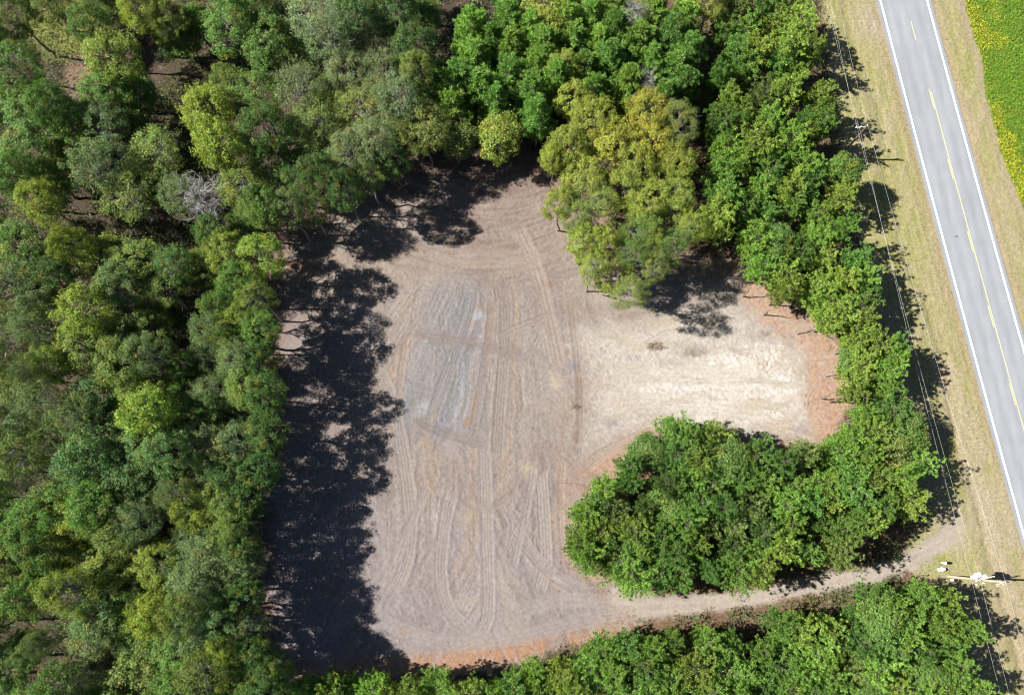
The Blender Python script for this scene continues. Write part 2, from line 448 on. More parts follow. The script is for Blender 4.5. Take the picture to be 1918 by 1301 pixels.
# brush rake marks at the left
# wheel tracks: (points, half width px, grooves, depth, colour, strength)
TRACKS = [
    ([(706, 690), (732, 750), (751, 835), (764, 920), (768, 990), (760, 1050), (738, 1105)], 15, 5, .06, (192, 176, 162), .6),
    ([(852, 905), (836, 960), (826, 1040), (827, 1100), (842, 1143), (868, 1172), (890, 1183), (906, 1172), (914, 1130), (913, 1040), (911, 960), (908, 880), (906, 800)], 14, 5, .065, (198, 183, 170), .6),
    ([(948, 560), (946, 640), (938, 740), (930, 860)], 13, 5, .06, (178, 162, 148), .5),
    ([(1012, 880), (1018, 960), (1022, 1050), (1010, 1110)], 12, 4, .06, (206, 192, 178), .5),
    ([(968, 420), (992, 470), (1014, 530), (1034, 610), (1052, 690)], 13, 3, .05, (208, 186, 166), .6),
    ([(1068, 560), (1078, 640), (1086, 720), (1088, 800), (1084, 840)], 9, 3, .04, (182, 160, 140), .4),
    ([(886, 550), (868, 620), (838, 700), (806, 790)], 14, 5, .05, (168, 162, 158), .35),
    ([(922, 560), (914, 650), (898, 740), (884, 820)], 9, 4, .05, (180, 156, 136), .4),
    ([(780, 786), (812, 802), (850, 816), (916, 834)], 10, 3, .05, (168, 150, 138), .45),
    ([(770, 622), (830, 632), (900, 645), (976, 668)], 10, 3, .05, (174, 156, 142), .5),
    ([(930, 632), (980, 608), (1030, 590)], 8, 2, .05, (190, 172, 152), .4),
    ([(965, 985), (1000, 1040), (1050, 1085), (1112, 1112)], 12, 4, .06, (196, 180, 168), .5),
    ([(800, 505), (860, 488), (930, 482), (1010, 500)], 20, 5, .04, (200, 178, 156), .4),
    ([(1000, 870), (985, 960), (962, 1060)], 9, 3, .05, (198, 184, 174), .4),
    ([(806, 905), (770, 975), (735, 1060), (690, 1120)], 10, 3, .03, (192, 176, 168), .3),
    ([(868, 930), (890, 950), (925, 948), (955, 925)], 8, 3, .05, (188, 170, 150), .4),
    ([(690, 1150), (760, 1185), (860, 1205), (980, 1190), (1090, 1160), (1180, 1140)], 16, 4, .04, (202, 188, 178), .4),
    ([(960, 1150), (1040, 1125), (1120, 1125), (1190, 1140)], 14, 3, .04, (208, 192, 174), .4),
    ([(1055, 860), (1050, 930), (1052, 1000), (1058, 1060)], 8, 3, .05, (206, 178, 152), .4),
    ([(1095, 880), (1130, 850), (1190, 822), (1250, 800)], 12, 4, .05, (212, 190, 166), .4),
    ([(1150, 690), (1240, 700), (1330, 705), (1420, 700)], 16, 4, .03, (240, 224, 196), .3),
    ([(1120, 760), (1220, 752), (1330, 760), (1440, 775)], 18, 4, .03, (240, 222, 194), .3),
    ([(760, 640), (752, 690), (748, 730)], 8, 3, .06, (186, 166, 148), .4),
]
_r = random.Random(31)
for _k in range(150):
    x_, y_ = _r.uniform(700, 1110), _r.uniform(420, 1200)
    a_ = (x_ - 962) / 700 * (1 if y_ < 850 else .3) + _r.gauss(0, .35) + (1.57 if y_ < 510 or _r.random() < .12 else 0)
    L_ = _r.uniform(20, 90); bend = _r.gauss(0, .22)
    p1 = (x_, y_); p2 = (x_ + math.sin(a_) * L_ * .5, y_ + math.cos(a_) * L_ * .5)
    p3 = (p2[0] + math.sin(a_ + bend) * L_ * .5, p2[1] + math.cos(a_ + bend) * L_ * .5)
    t_ = _r.uniform(-22, 14)
    TRACKS.insert(0, ([p1, p2, p3], _r.uniform(2, 8), _r.choice((1, 1, 2, 3)), _r.uniform(.01, .04), (188 + t_, 171 + t_, 158 + t_), _r.uniform(.2, .5)))
for _k in range(70):
    x_, y_ = _r.uniform(1090, 1490), _r.uniform(580, 810)
    a_ = 1.5 + _r.gauss(0, .3); L_ = _r.uniform(25, 110); bend = _r.gauss(0, .25)
    p2 = (x_ + math.sin(a_) * L_ * .5, y_ + math.cos(a_) * L_ * .5)
    p3 = (p2[0] + math.sin(a_ + bend) * L_ * .5, p2[1] + math.cos(a_ + bend) * L_ * .5)
    t_ = _r.uniform(-26, 10)
    TRACKS.insert(0, ([(x_, y_), p2, p3], _r.uniform(2, 8), _r.choice((1, 2, 3)), _r.uniform(.015, .04), (236 + t_, 219 + t_, 190 + t_), _r.uniform(.2, .5)))
jit = (fbm(gX * 0.8, gY * 0.8, 141, 2) - 0.5) * 5
_store = {}
C0 = C.copy()
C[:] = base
for pts, hw, ng, dep, col, a in TRACKS:
    i, lat, arc, u = line_lat(pts, PX, PY, hw * 1.25)
    l = lat + jit[i] * 0.5
    inside = sstep(hw * 1.05, hw * 0.9, np.abs(l)) * sstep(0, .06, u) * sstep(1, .94, u)
    paint_at(i, inside * a, alb(*col))
    g = np.cos(l / hw * math.pi * ng)
    cleat = np.sin(arc * 1.6 + np.sign(l) * 0.4) * 0.35
    ZS[i] = ZS[i] * (1 - 0.85 * inside) + inside * dep * 0.5 * (g + cleat) - inside * 0.02
    rim = np.exp(-((np.abs(l) - hw) / 2.2) ** 2) * sstep(0, .06, u) * sstep(1, .94, u)
    ZS[i] += rim * dep * 0.9
    paint_at(i, np.clip(-g, 0, 1) * inside * a * 0.40, alb(*[c_ * .82 for c_ in col]))
base = C.copy()
C[:] = C0
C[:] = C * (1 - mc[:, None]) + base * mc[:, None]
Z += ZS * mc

# ---- grass verges beside the road
mv = sstep(8, -8, sd_verge)
g1 = fbm(gX * 0.28, gY * 0.10, 151, 4); g2 = fbm(gX * 1.1, gY * 0.6, 161, 4)
gr = np.empty((NV, 3)); gr[:] = alb(210, 198, 144)
def gmix(mask, col):
    m = np.clip(mask, 0, 1)[:, None]; gr[:] = gr * (1 - m) + np.asarray(col) * m
gmix(sstep(0.42, 0.62, g1) * 0.8, alb(200, 194, 118))
gmix(sstep(0.55, 0.72, g2) * 0.7, alb(222, 198, 160))
gmix(sstep(0.5, 0.36, g2) * 0.35, alb(182, 174, 100))
rx = gX - road_x(gY)
ditch = np.exp(-((rx + ROAD_W / 2 + 5.2 + (g1 - .5) * 3) / 0.8) ** 2)
gmix(ditch * 0.4, alb(160, 154, 76))
gmix(np.exp(-((np.abs(rx) - ROAD_W / 2 - 0.9) / 0.9) ** 2) * 0.75, alb(218, 190, 150))
gmix(np.exp(-((PX - 1640) / 50) ** 2 - ((PY - 40) / 50) ** 2) * 0.8, alb(228, 204, 176))
gmix(sstep(0.4, 0.75, np.exp(-(((PX - 1775 - (PY - 700) * .28) / 34) ** 2)) * sstep(620, 700, PY) + (g2 - .5) * .8) * 0.7, alb(224, 200, 166))
gmix(np.exp(-((PX - 1862) / 60) ** 2 - ((PY - 1180) / 90) ** 2) * 0.85, alb(214, 190, 150))
gmix(sstep(14, -10, poly_sd([(1740, 985), (1800, 930), (1895, 890), (1930, 1010), (1840, 1030), (1760, 1060)], PX, PY) + wob + wob2 * 1.5) * 0.6, alb(224, 202, 168))
mow = fbm(rx * 2.6, gY * .05, 58, 3)
gmix(sstep(.5, .62, mow) * .3, alb(222, 206, 160)); gmix(sstep(.48, .38, mow) * .3, alb(186, 178, 108))
gmix(np.exp(-((PX - 1760) / 28) ** 2 - ((PY - 1045) / 18) ** 2) * 0.7, alb(176, 186, 76))
gmix(sstep(22, 4, sd_field) * 0.85 * (0.5 + g2), alb(214, 192, 156))
C[:] = C * (1 - mv[:, None]) + gr * mv[:, None]
Z = Z * (1 - mv) + mv * ((g2 - 0.5) * 0.18 - ditch * 0.14)
# ---- field soil
mf = sstep(3, -3, sd_field)
paint(mf, (0.09, 0.13, 0.02))
# ---- driveway
md = sstep(9, -9, sd_drive) * sstep(1832, 1765, PX + wob * .6)
dr = np.empty((NV, 3)); dr[:] = alb(219, 202, 180)
m_ = (sstep(0.45, 0.7, n_mid) * 0.5)[:, None]; dr[:] = dr * (1 - m_) + alb(198, 180, 160) * m_
C[:] = C * (1 - md[:, None]) + dr * md[:, None]
Z = Z * (1 - md) + md * (n_mid - .5) * 0.08
for off in (-8, 8):
    pts = [(1150, 1138 + off), (1300, 1133 + off), (1450, 1110 + off), (1600, 1079 + off), (1712, 1042 + off), (1790, 1000 + off * 1.3), (1880, 968 + off * 2)]
    i, lat, arc, u = line_lat(pts, PX, PY, 8)
    ins = sstep(6, 3, np.abs(lat + jit[i] * .4)) * md[i]
    paint_at(i, ins * 0.55, alb(224, 206, 184)); Z[i] -= ins * 0.04
# ground sinks a little beneath the road
mr = sstep(ROAD_W / 2 + 1.6, ROAD_W / 2 + 0.6, np.abs(rx))
Z = Z * (1 - mr) - 0.03 * mr
C *= (0.90 + 0.20 * fbm(gX * 3.2, gY * 3.2, 171, 2))[:, None]
C = np.clip(C, 0.005, 0.8)

cls = np.zeros(NV, np.int8)                 # 0 floor 1 clearing 2 verge 3 driveway 4 field
cls[sd_verge < 0] = 2
cls[sd_clear < 0] = 1
cls[sd_drive < 0] = 3
cls[sd_field < 0] = 4
V = np.stack([gX, gY, Z], 1)
ii, jj = np.meshgrid(np.arange(nx - 1), np.arange(ny - 1), indexing='ij')
q0 = (ii * ny + jj).ravel()
quads = np.stack([q0, q0 + ny, q0 + ny + 1, q0 + 1], 1)
fc = cls[q0]
def terrain(name, k, mat, label, cat):
    f = quads[fc == k]
    used, inv = np.unique(f.ravel(), return_inverse=True)
    me = mesh_np(name, V[used], inv.reshape(-1, 4), mat, C[used], smooth=True)
    return tag(link(name, me), label, cat, kind='structure')
terrain('ground', 0, M_FLOOR, 'brown leaf and needle litter floor under the trees', 'ground')
terrain('dirt_clearing', 1, M_SOIL, 'bare tan and pale sand clearing scored by wheel tracks', 'clearing')
terrain('grass_verge', 2, M_TURF, 'dry mown grass verge along the paved road', 'verge')
terrain('dirt_path', 3, M_DRIVE, 'narrow dirt driveway from the road to the clearing', 'path')
terrain('field', 4, M_TURF, 'soil of the crop field across the road', 'field')

def zat(x, y):
    i = min(max(int(round((x - X0) / (X1 - X0) * (nx - 1))), 0), nx - 1)
    j = min(max(int(round((y - Y0) / (Y1 - Y0) * (ny - 1))), 0), ny - 1)
    return float(Z[i * ny + j])
def idx_at(x, y):
    i = np.clip(np.round((x - X0) / (X1 - X0) * (nx - 1)).astype(int), 0, nx - 1)
    j = np.clip(np.round((y - Y0) / (Y1 - Y0) * (ny - 1)).astype(int), 0, ny - 1)
    return i * ny + j

# the land beyond, one wide sheet with the detailed ground lying in its middle
bm = bmesh.new()
outer = [bm.verts.new((x, y, -0.4)) for x, y in ((-1500, -1500), (1500, -1500), (1500, 1500), (-1500, 1500))]
bm.faces.new(outer)
me = bpy.data.meshes.new('land'); bm.to_mesh(me); bm.free()
me.materials.append(plain('far_land', (0.07, 0.085, 0.035), 0.95, noise=0.5, scale=0.05))
tag(link('land', me), 'green brown land reaching away beyond the wood', 'ground', kind='structure')

# ------------------------------------------------------------------ road
def ribbon(name, x_of, ys, half_l, half_r, z, mat, thick=0.0):
    v, f = [], []
    for y in ys:
        c = x_of(y)
        v += [(c - half_l, y, z), (c + half_r, y, z)]
    n = len(ys)
    f = [(2 * k, 2 * k + 1, 2 * k + 3, 2 * k + 2) for k in range(n - 1)]
    if thick:
        b = len(v)
        v += [(x, y, z - thick) for x, y, z in v]
        for k in range(n - 1):
            f.append((2 * k, 2 * k + 2, b + 2 * k + 2, b + 2 * k))
            f.append((2 * k + 1, b + 2 * k + 1, b + 2 * k + 3, 2 * k + 3))
    return link(name, mesh_np(name, np.array(v), np.array(f), mat))

def asphalt():
    m, nt, out = new_mat('worn_asphalt')
    N, Lk = nt.nodes.new, nt.links.new
    b = N('ShaderNodeBsdfPrincipled'); b.inputs['Roughness'].default_value = 0.85; b.inputs['Specular IOR Level'].default_value = 0.3
    tc = N('ShaderNodeTexCoord')
    n1 = N('ShaderNodeTexNoise'); n1.inputs['Scale'].default_value = 9; n1.inputs['Detail'].default_value = 8; n1.inputs['Roughness'].default_value = .75
    mp = N('ShaderNodeMapping'); mp.inputs['Rotation'].default_value = (0, 0, R(-15)); mp.inputs['Scale'].default_value = (0.9, 0.03, 1)
    n2 = N('ShaderNodeTexNoise'); n2.inputs['Scale'].default_value = 1.6; n2.inputs['Detail'].default_value = 3
    n3 = N('ShaderNodeTexNoise'); n3.inputs['Scale'].default_value = 0.35; n3.inputs['Detail'].default_value = 4
    Lk(tc.outputs['Object'], n1.inputs['Vector']); Lk(tc.outputs['Object'], mp.inputs['Vector']); Lk(mp.outputs[0], n2.inputs['Vector']); Lk(tc.outputs['Object'], n3.inputs['Vector'])
    def mr(src, lo, hi):
        r = N('ShaderNodeMapRange'); r.inputs['From Min'].default_value = .3; r.inputs['From Max'].default_value = .7
        r.inputs['To Min'].default_value = lo; r.inputs['To Max'].default_value = hi; Lk(src, r.inputs['Value']); return r.outputs[0]
    def mul(a, c):
        k = N('ShaderNodeMath'); k.operation = 'MULTIPLY'; Lk(a, k.inputs[0]); Lk(c, k.inputs[1]); return k.outputs[0]
    f = mul(mul(mr(n1.outputs['Fac'], .90, 1.10), mr(n2.outputs['Fac'], .95, 1.05)), mr(n3.outputs['Fac'], .95, 1.05))
    s = N('ShaderNodeVectorMath'); s.operation = 'SCALE'
    at_ = N('ShaderNodeAttribute'); at_.attribute_name = 'soil'; Lk(at_.outputs['Color'], s.inputs[0]); Lk(f, s.inputs['Scale'])
    Lk(s.outputs[0], b.inputs['Base Color'])
    bp = N('ShaderNodeBump'); bp.inputs['Strength'].default_value = .25; bp.inputs['Distance'].default_value = .03
    Lk(n1.outputs['Fac'], bp.inputs['Height']); Lk(bp.outputs[0], b.inputs['Normal'])
    Lk(b.outputs[0], out.inputs[0])
    return m
M_ASPH = asphalt()
M_WHITE = plain('white_line_paint', (0.78, 0.78, 0.77), 0.6, noise=0.10, scale=6)
M_YELLOW = plain('yellow_line_paint', (0.47, 0.43, 0.20), 0.6, noise=0.2, scale=6)
M_CRACK = plain('tar', (0.10, 0.10, 0.10), 0.8)
YS = np.concatenate([np.arange(-700, -60, 20.0), np.arange(-60, 130, 1.0), np.arange(130, 1400, 20.0)])
EDGE = 0.6
def paved():
    hw = ROAD_W / 2 + EDGE
    q = np.concatenate([np.linspace(-1, 1, 61)])
    ys = np.concatenate([np.arange(-700, -60, 20.0), np.arange(-60, 130, .5), np.arange(130, 1400, 20.0)])
    v, c = [], []
    for y in ys:
        xs = road_x(y) + q * hw
        v.append(np.stack([xs, np.full(61, y), np.full(61, .05)], 1))
        l = q * hw
        w = np.ones(61)
        for lane in (-ROAD_W / 4, ROAD_W / 4):
            for t in (-.85, .85):
                w += .07 * np.exp(-((l - lane - t) / .35) ** 2)
            w -= .05 * np.exp(-((l - lane) / .3) ** 2)
        w -= .09 * np.exp(-((l) / .08) ** 2) + .05 * np.exp(-((np.abs(l) - hw) / .25) ** 2)
        c.append(w)
    v = np.concatenate(v); w = np.concatenate(c)
    w *= 0.93 + .14 * fbm(v[:, 0] * .5, v[:, 1] * .12, 59, 3)
    col = np.array(alb(204, 205, 204))[None] * w[:, None]
    n = len(ys)
    i_, j_ = np.meshgrid(np.arange(n - 1), np.arange(60), indexing='ij')
    a = (i_ * 61 + j_).ravel()
    f = np.stack([a, a + 1, a + 62, a + 61], 1)
    b = len(v); e0 = np.arange(n) * 61; e1 = e0 + 60
    vb = np.concatenate([v[e0], v[e1]]) - np.array([0, 0, .5])
    f2 = np.stack([e0[:-1], e0[1:], b + np.arange(1, n), b + np.arange(n - 1)], 1)
    f3 = np.stack([e1[1:], e1[:-1], b + n + np.arange(n - 1), b + n + np.arange(1, n)], 1)
    return link('road', mesh_np('road', np.concatenate([v, vb]), np.concatenate([f, f2, f3]), M_ASPH, np.concatenate([col, col[e0], col[e1]])))
tag(paved(), 'pale grey two lane asphalt road running past the wood', 'road', kind='structure')
LW = 0.13
for side, lab in ((-1, 'white edge line of the road on the wood side'), (1, 'white edge line of the road on the field side')):
    o = ribbon('road_edge_line', lambda y, s=side: road_x(y) + s * ROAD_W / 2, YS, LW, LW, 0.054, M_WHITE)
    tag(o, lab, 'road marking', kind='structure')
def centre_off(px, py):
    p = at(px, py, 0.05); return p.x - road_x(p.y), p.y
s_off = np.mean([centre_off(1280 + x / 2.998, y / 2.998)[0] for x, y in ((1440, 640), (1475, 780), (1535, 1080), (1580, 1280))])
d_off = np.mean([centre_off(1280 + x / 2.998, y / 2.998)[0] for x, y in ((1290, 190), (1397, 555), (1507, 965))])
y_start = at(1740, 168).y
o = ribbon('centre_line', lambda y: road_x(y) + s_off, np.arange(-60, y_start, 1.0), .065, .065, 0.054, M_YELLOW)
tag(o, 'solid yellow centre line of the road', 'road marking', kind='structure')
ym = at(1280 + 1397 / 2.998, 555 / 2.998).y
per = (at(1280 + 1290 / 2.998, 190 / 2.998).y - at(1870, 767).y) / 5.0
per = abs(at(1707, 63).y - at(1787, 322).y) / 2.0
for k in range(-3, 9):
    yc = ym - k * per
    o = ribbon('centre_dash', lambda y: road_x(y) + d_off, np.linspace(yc - 1.55, yc + 1.55, 4), .065, .065, 0.054, M_YELLOW)
    tag(o, 'yellow dash of the broken centre line', 'road marking', 'yellow dashes of the centre line', 'structure')
for px, py, w in ((1791, 443, .35), (1690, 74, .1), (1827, 537, .1)):
    p = at(px, py)
    b = bmesh.new()
    n = 9
    vs = [b.verts.new((p.x + math.cos(a) * w * (1 + .3 * math.sin(3 * a)), p.y + .35 * math.sin(a) * w, .0545)) for a in np.linspace(0, 2 * math.pi, n, endpoint=False)]
    b.faces.new(vs); me = bpy.data.meshes.new('tar_patch'); b.to_mesh(me); b.free(); me.materials.append(M_CRACK)
    tag(link('tar_patch', me), 'dark tar spot on the grey road', 'road marking', 'dark spots on the road', 'structure')

# ------------------------------------------------------------------ vegetation prototypes
def quads_from(cent, normal, size, asp, rng, twist=None):
    """rhombic leaves around centres with given normals"""
    n = len(cent)
    normal = normal / (np.linalg.norm(normal, axis=1, keepdims=True) + 1e-9)
    ref = rng.normal(size=(n, 3))
    if twist is not None: ref = twist
    u = np.cross(normal, ref); u /= np.linalg.norm(u, axis=1, keepdims=True) + 1e-9
    v = np.cross(normal, u)
    s = size[:, None]
    A = cent + v * s; B = cent + u * s * asp; D = cent - u * s * asp; E_ = cent - v * s
    # fold a little along the long axis
    A = A - normal * s * 0.18; E_ = E_ - normal * s * 0.18
    vs = np.stack([A, B, E_, D], 1).reshape(-1, 3)
    fs = np.arange(n * 4).reshape(-1, 4)
    return vs, fs

def tube_np(path, r0, r1, k=6):
    P = np.asarray(path, float); n = len(P)
    T = np.gradient(P, axis=0); T /= np.linalg.norm(T, axis=1, keepdims=True) + 1e-9
    ref = np.array([1.0, 0.13, 0.07]) if abs(T[0][2]) > 0.7 else np.array([0.05, 0.1, 1.0])
    U = np.cross(T, ref); U /= np.linalg.norm(U, axis=1, keepdims=True) + 1e-9
    W = np.cross(T, U)
    a = np.linspace(0, 2 * math.pi, k, endpoint=False)
    rr = np.linspace(r0, r1, n)
    vs = (P[:, None, :] + rr[:, None, None] * (np.cos(a)[None, :, None] * U[:, None, :] + np.sin(a)[None, :, None] * W[:, None, :])).reshape(-1, 3)
    fs = []
    for i in range(n - 1):
        for j in range(k):
            fs.append((i * k + j, i * k + (j + 1) % k, (i + 1) * k + (j + 1) % k, (i + 1) * k + j))
    fs = np.array(fs)
    # end caps as quads fan (k even)
    return vs, fs

def join(parts):
    V_, F_, o = [], [], 0
    for v, f in parts:
        V_.append(v); F_.append(f + o); o += len(v)
    return np.concatenate(V_), np.concatenate(F_)

def limb_path(a, b, rng, n=5, sag=0.0, wig=0.12):
    a = np.asarray(a, float); b = np.asarray(b, float)
    L = np.linalg.norm(b - a)
    t = np.linspace(0, 1, n)[:, None]
    p = a + (b - a) * t
    p[1:-1] += rng.normal(size=(n - 2, 3)) * L * wig * 0.5
    p[:, 2] += np.sin(t[:, 0] * math.pi) * L * sag
    return p

def hardwood(seed, open_=False, rad=4.0, h=18.0, leaf=0.125, tall=1.0):
    """crown (leaf sprays set on a lumpy envelope) + trunk with limbs; base at origin"""
    rng = np.random.RandomState(seed)
    zc = h - rad * 1.05 * tall - 0.3
    ncl = 92 if not open_ else 78
    cl = []
    lob = rng.normal(size=(9, 3)); lob /= np.linalg.norm(lob, axis=1, keepdims=True)
    la = rng.uniform(-0.38, 0.50, 9)
    tries = 0
    while len(cl) < ncl and tries < 6000:
        tries += 1
        d = rng.normal(size=3); d /= np.linalg.norm(d)
        if d[2] < -0.45: continue
        env = 1 + sum(a * max(0, d @ l) ** 5 for a, l in zip(la, lob))
        q = rng.uniform(0.50, 1.0) ** 0.5
        c = d * np.array([rad, rad, rad * 1.05 * tall]) * env * q
        if any(np.sum((c - e) ** 2) < (0.62 if not open_ else 0.8) ** 2 for e in cl): continue
        cl.append(c)
    cl = np.array(cl)
    parts = []
    for c in cl:
        r = rng.uniform(0.42, 1.05)
        n = int(rng.uniform(105, 180) * (r / 0.8) ** 2 * (0.60 if open_ else 0.92))
        d = rng.normal(size=(n, 3)); d /= np.linalg.norm(d, axis=1, keepdims=True)
        q = rng.uniform(0.25, 1.0, n) ** 0.5
        p = d * q[:, None] * r * np.array([1.05, 1.05, 0.62]) + c
        out = c / (np.linalg.norm(c) + 1e-6)
        nr = d * 0.45 + out * 0.35 + np.array([0, 0, 0.55]) + rng.normal(size=(n, 3)) * 0.45
        parts.append(quads_from(p + np.array([0, 0, zc]), nr, rng.uniform(leaf * 0.7, leaf * 1.35, n), 0.55, rng))
    # stray sprays outside the envelope
    for _ in range(42):
        d = rng.normal(size=3); d[2] = abs(d[2]) * 0.7; d /= np.linalg.norm(d)
        c = d * rad * rng.uniform(0.92, 1.17)
        n = 44
        p = c + rng.normal(size=(n, 3)) * 0.28 + d * rng.uniform(-.5, .5, n)[:, None]
        nr = np.array([0, 0, 0.8]) + rng.normal(size=(n, 3)) * 0.5
        parts.append(quads_from(p + np.array([0, 0, zc]), nr, rng.uniform(leaf * 0.7, leaf * 1.3, n), 0.55, rng))
    cv, cf = join(parts)
    tp = []
    top = np.array([rng.uniform(-.4, .4), rng.uniform(-.4, .4), zc + rad * 0.3])
    trunk = limb_path((0, 0, -0.4), top, rng, 9, 0, 0.03)
    tp.append(tube_np(trunk, 0.26, 0.09, 8))
    for _ in range(34 if open_ else 20):
        c = cl[rng.randint(len(cl))]
        b = c * rng.uniform(0.85, 1.08 if open_ else 0.95) + np.array([0, 0, zc])
        t = rng.uniform(0.5, 0.95)
        a = trunk[int(t * 8)]
        pth = limb_path(a, b, rng, 6, 0.05)
        tp.append(tube_np(pth, 0.085, 0.02, 5))
        for _k in range(3):
            e = pth[rng.randint(2, 6)]
            f = e + rng.normal(size=3) * np.array([.9, .9, .5]) + np.array([0, 0, .35])
            tp.append(tube_np(limb_path(e, f, rng, 4), 0.03, 0.012, 4))
    tv, tf = join(tp)
    return mesh_np('crown', cv, cf, M_LEAF), mesh_np('trunk', tv, tf, M_PALEBARK if open_ else M_BARK, smooth=True)

def needles(c, outd, n, ln, wd, rng):
    d = rng.normal(size=(n, 3)) * 0.75 + outd
    d /= np.linalg.norm(d, axis=1, keepdims=True)
    s = rng.uniform(ln * 0.65, ln * 1.2, n)
    side = np.cross(d, rng.normal(size=(n, 3))); side /= np.linalg.norm(side, axis=1, keepdims=True) + 1e-9
    root = c + rng.normal(size=(n, 3)) * 0.07
    tip = root + d * s[:, None]
    mid = root + d * s[:, None] * 0.55
    w = side * wd
    vs = np.stack([root, mid + w, tip, mid - w], 1).reshape(-1, 3)
    return vs, np.arange(n * 4).reshape(-1, 4)

def pine(seed, rad=2.9, h=12.0, low=4.0, conical=False, ln=0.31, wd=0.045, nn=24):
    """plantation pine: whorls of upswept branches carrying tufts of needles"""
    rng = np.random.RandomState(seed)
    parts, tp = [], []
    top = np.array([rng.uniform(-.2, .2), rng.uniform(-.2, .2), h - 0.4])
    trunk = limb_path((0, 0, -0.4), top, rng, 9, 0, 0.015)
    tp.append(tube_np(trunk, 0.17, 0.03, 7))
    def on_trunk(z):
        t = (z + 0.4) / (h - 0.0)
        k = min(max(t * 8, 0), 7.99); i = int(k)
        return trunk[i] + (trunk[i + 1] - trunk[i]) * (k - i)
    z = low
    side = rng.uniform(0.75, 1.2, 8)
    while z < h - 0.5:
        t = (z - low) / (h - low)
        if conical: L0 = rad * (1 - t) ** 0.62 * min(1, 0.5 + t * 3)
        else: L0 = rad * math.sqrt(max(0.02, 1 - (abs(t - 0.38) / (0.66 if t > .38 else .55)) ** 2.3))
        nb = 7 if t < .75 else 5
        a0 = rng.uniform(0, 6.28)
        for k in range(nb):
            a = a0 + k * 6.28 / nb + rng.uniform(-.3, .3)
            L = L0 * rng.uniform(0.55, 1.15) * side[int((a % 6.28) / 6.2832 * 8) % 8]
            if rng.rand() < 0.10: continue
            o = on_trunk(z)
            rise = rng.uniform(0.12, 0.5) + t * 0.5
            d = np.array([math.cos(a), math.sin(a), 0])
            b = o + d * L + np.array([0, 0, L * rise])
            pth = limb_path(o, b, rng, 5, -0.07, 0.08)
            tp.append(tube_np(pth, 0.04, 0.012, 4))
            nt_ = max(3, int(L * 4.2))
            for m in range(nt_):
                q = 0.32 + 0.68 * (m + rng.rand() * .7) / nt_
                ki = min(q * 4, 3.99); i = int(ki)
                c = pth[i] + (pth[i + 1] - pth[i]) * (ki - i)
                sp = 0.42 * (1.15 - 0.5 * q) * L / 2.2
                perp = np.array([-d[1], d[0], 0])
                c = c + perp * rng.normal() * sp + np.array([0, 0, rng.uniform(-.05, .25)])
                parts.append(needles(c, d * 0.55 + np.array([0, 0, 0.75]) + perp * rng.normal() * .3, nn, ln, wd, rng))
            parts.append(needles(b, d * 0.7 + np.array([0, 0, 0.8]), nn + 6, ln * 1.1, wd, rng))
        z += rng.uniform(0.5, 0.75) * (h / 12)
    for _ in range(5):
        parts.append(needles(top + rng.normal(size=3) * .15, np.array([0, 0, 1.0]), nn, ln, wd, rng))
    for _ in range(7):                       # bare lower branch stubs
        o = on_trunk(rng.uniform(1.6, low)); a = rng.uniform(0, 6.28); L = rng.uniform(.4, 1.3)
        tp.append(tube_np(limb_path(o, o + np.array([math.cos(a) * L, math.sin(a) * L, rng.uniform(-.2, .3)]), rng, 4), 0.025, 0.01, 4))
    cv, cf = join(parts); tv, tf = join(tp)
    return mesh_np('crown', cv, cf, M_NEEDLE), mesh_np('trunk', tv, tf, M_BARK, smooth=True)

def bare(seed, h=14.0, rad=2.6, mat=None):
    """leafless tree: trunk mesh and a mesh of branches"""
    rng = np.random.RandomState(seed)
    top = np.array([0.2, -0.1, h * 0.82])
    trunk = limb_path((0, 0, -0.4), top, rng, 8, 0, 0.03)
    tv, tf = tube_np(trunk, 0.2, 0.06, 7)
    bp = []
    for _ in range(34):
        a = trunk[rng.randint(4, 8)]
        d = rng.normal(size=3); d[2] = abs(d[2]) + .5; d /= np.linalg.norm(d)
        L = rng.uniform(0.6, 1.15) * rad
        b = a + d * L * np.array([1.2, 1.2, 0.9])
        p = limb_path(a, b, rng, 6, .06, .2)
        bp.append(tube_np(p, 0.07, 0.022, 5))
        for _k in range(7):
            e = p[rng.randint(1, 6)]
            f = e + rng.normal(size=3) * 0.55 + d * .45
            pp = limb_path(e, f, rng, 4, 0, .25)
            bp.append(tube_np(pp, 0.036, 0.015, 4))
            for _m in range(2):
                bp.append(tube_np(limb_path(pp[rng.randint(1, 4)], f + rng.normal(size=3) * .4, rng, 3), 0.018, 0.01, 3))
    # quads only: 3-sided tubes are quads too
    bv, bf = join(bp)
    return mesh_np('branches', bv, bf, mat or M_DEAD, smooth=True), mesh_np('trunk', tv, tf, mat or M_DEAD, smooth=True)

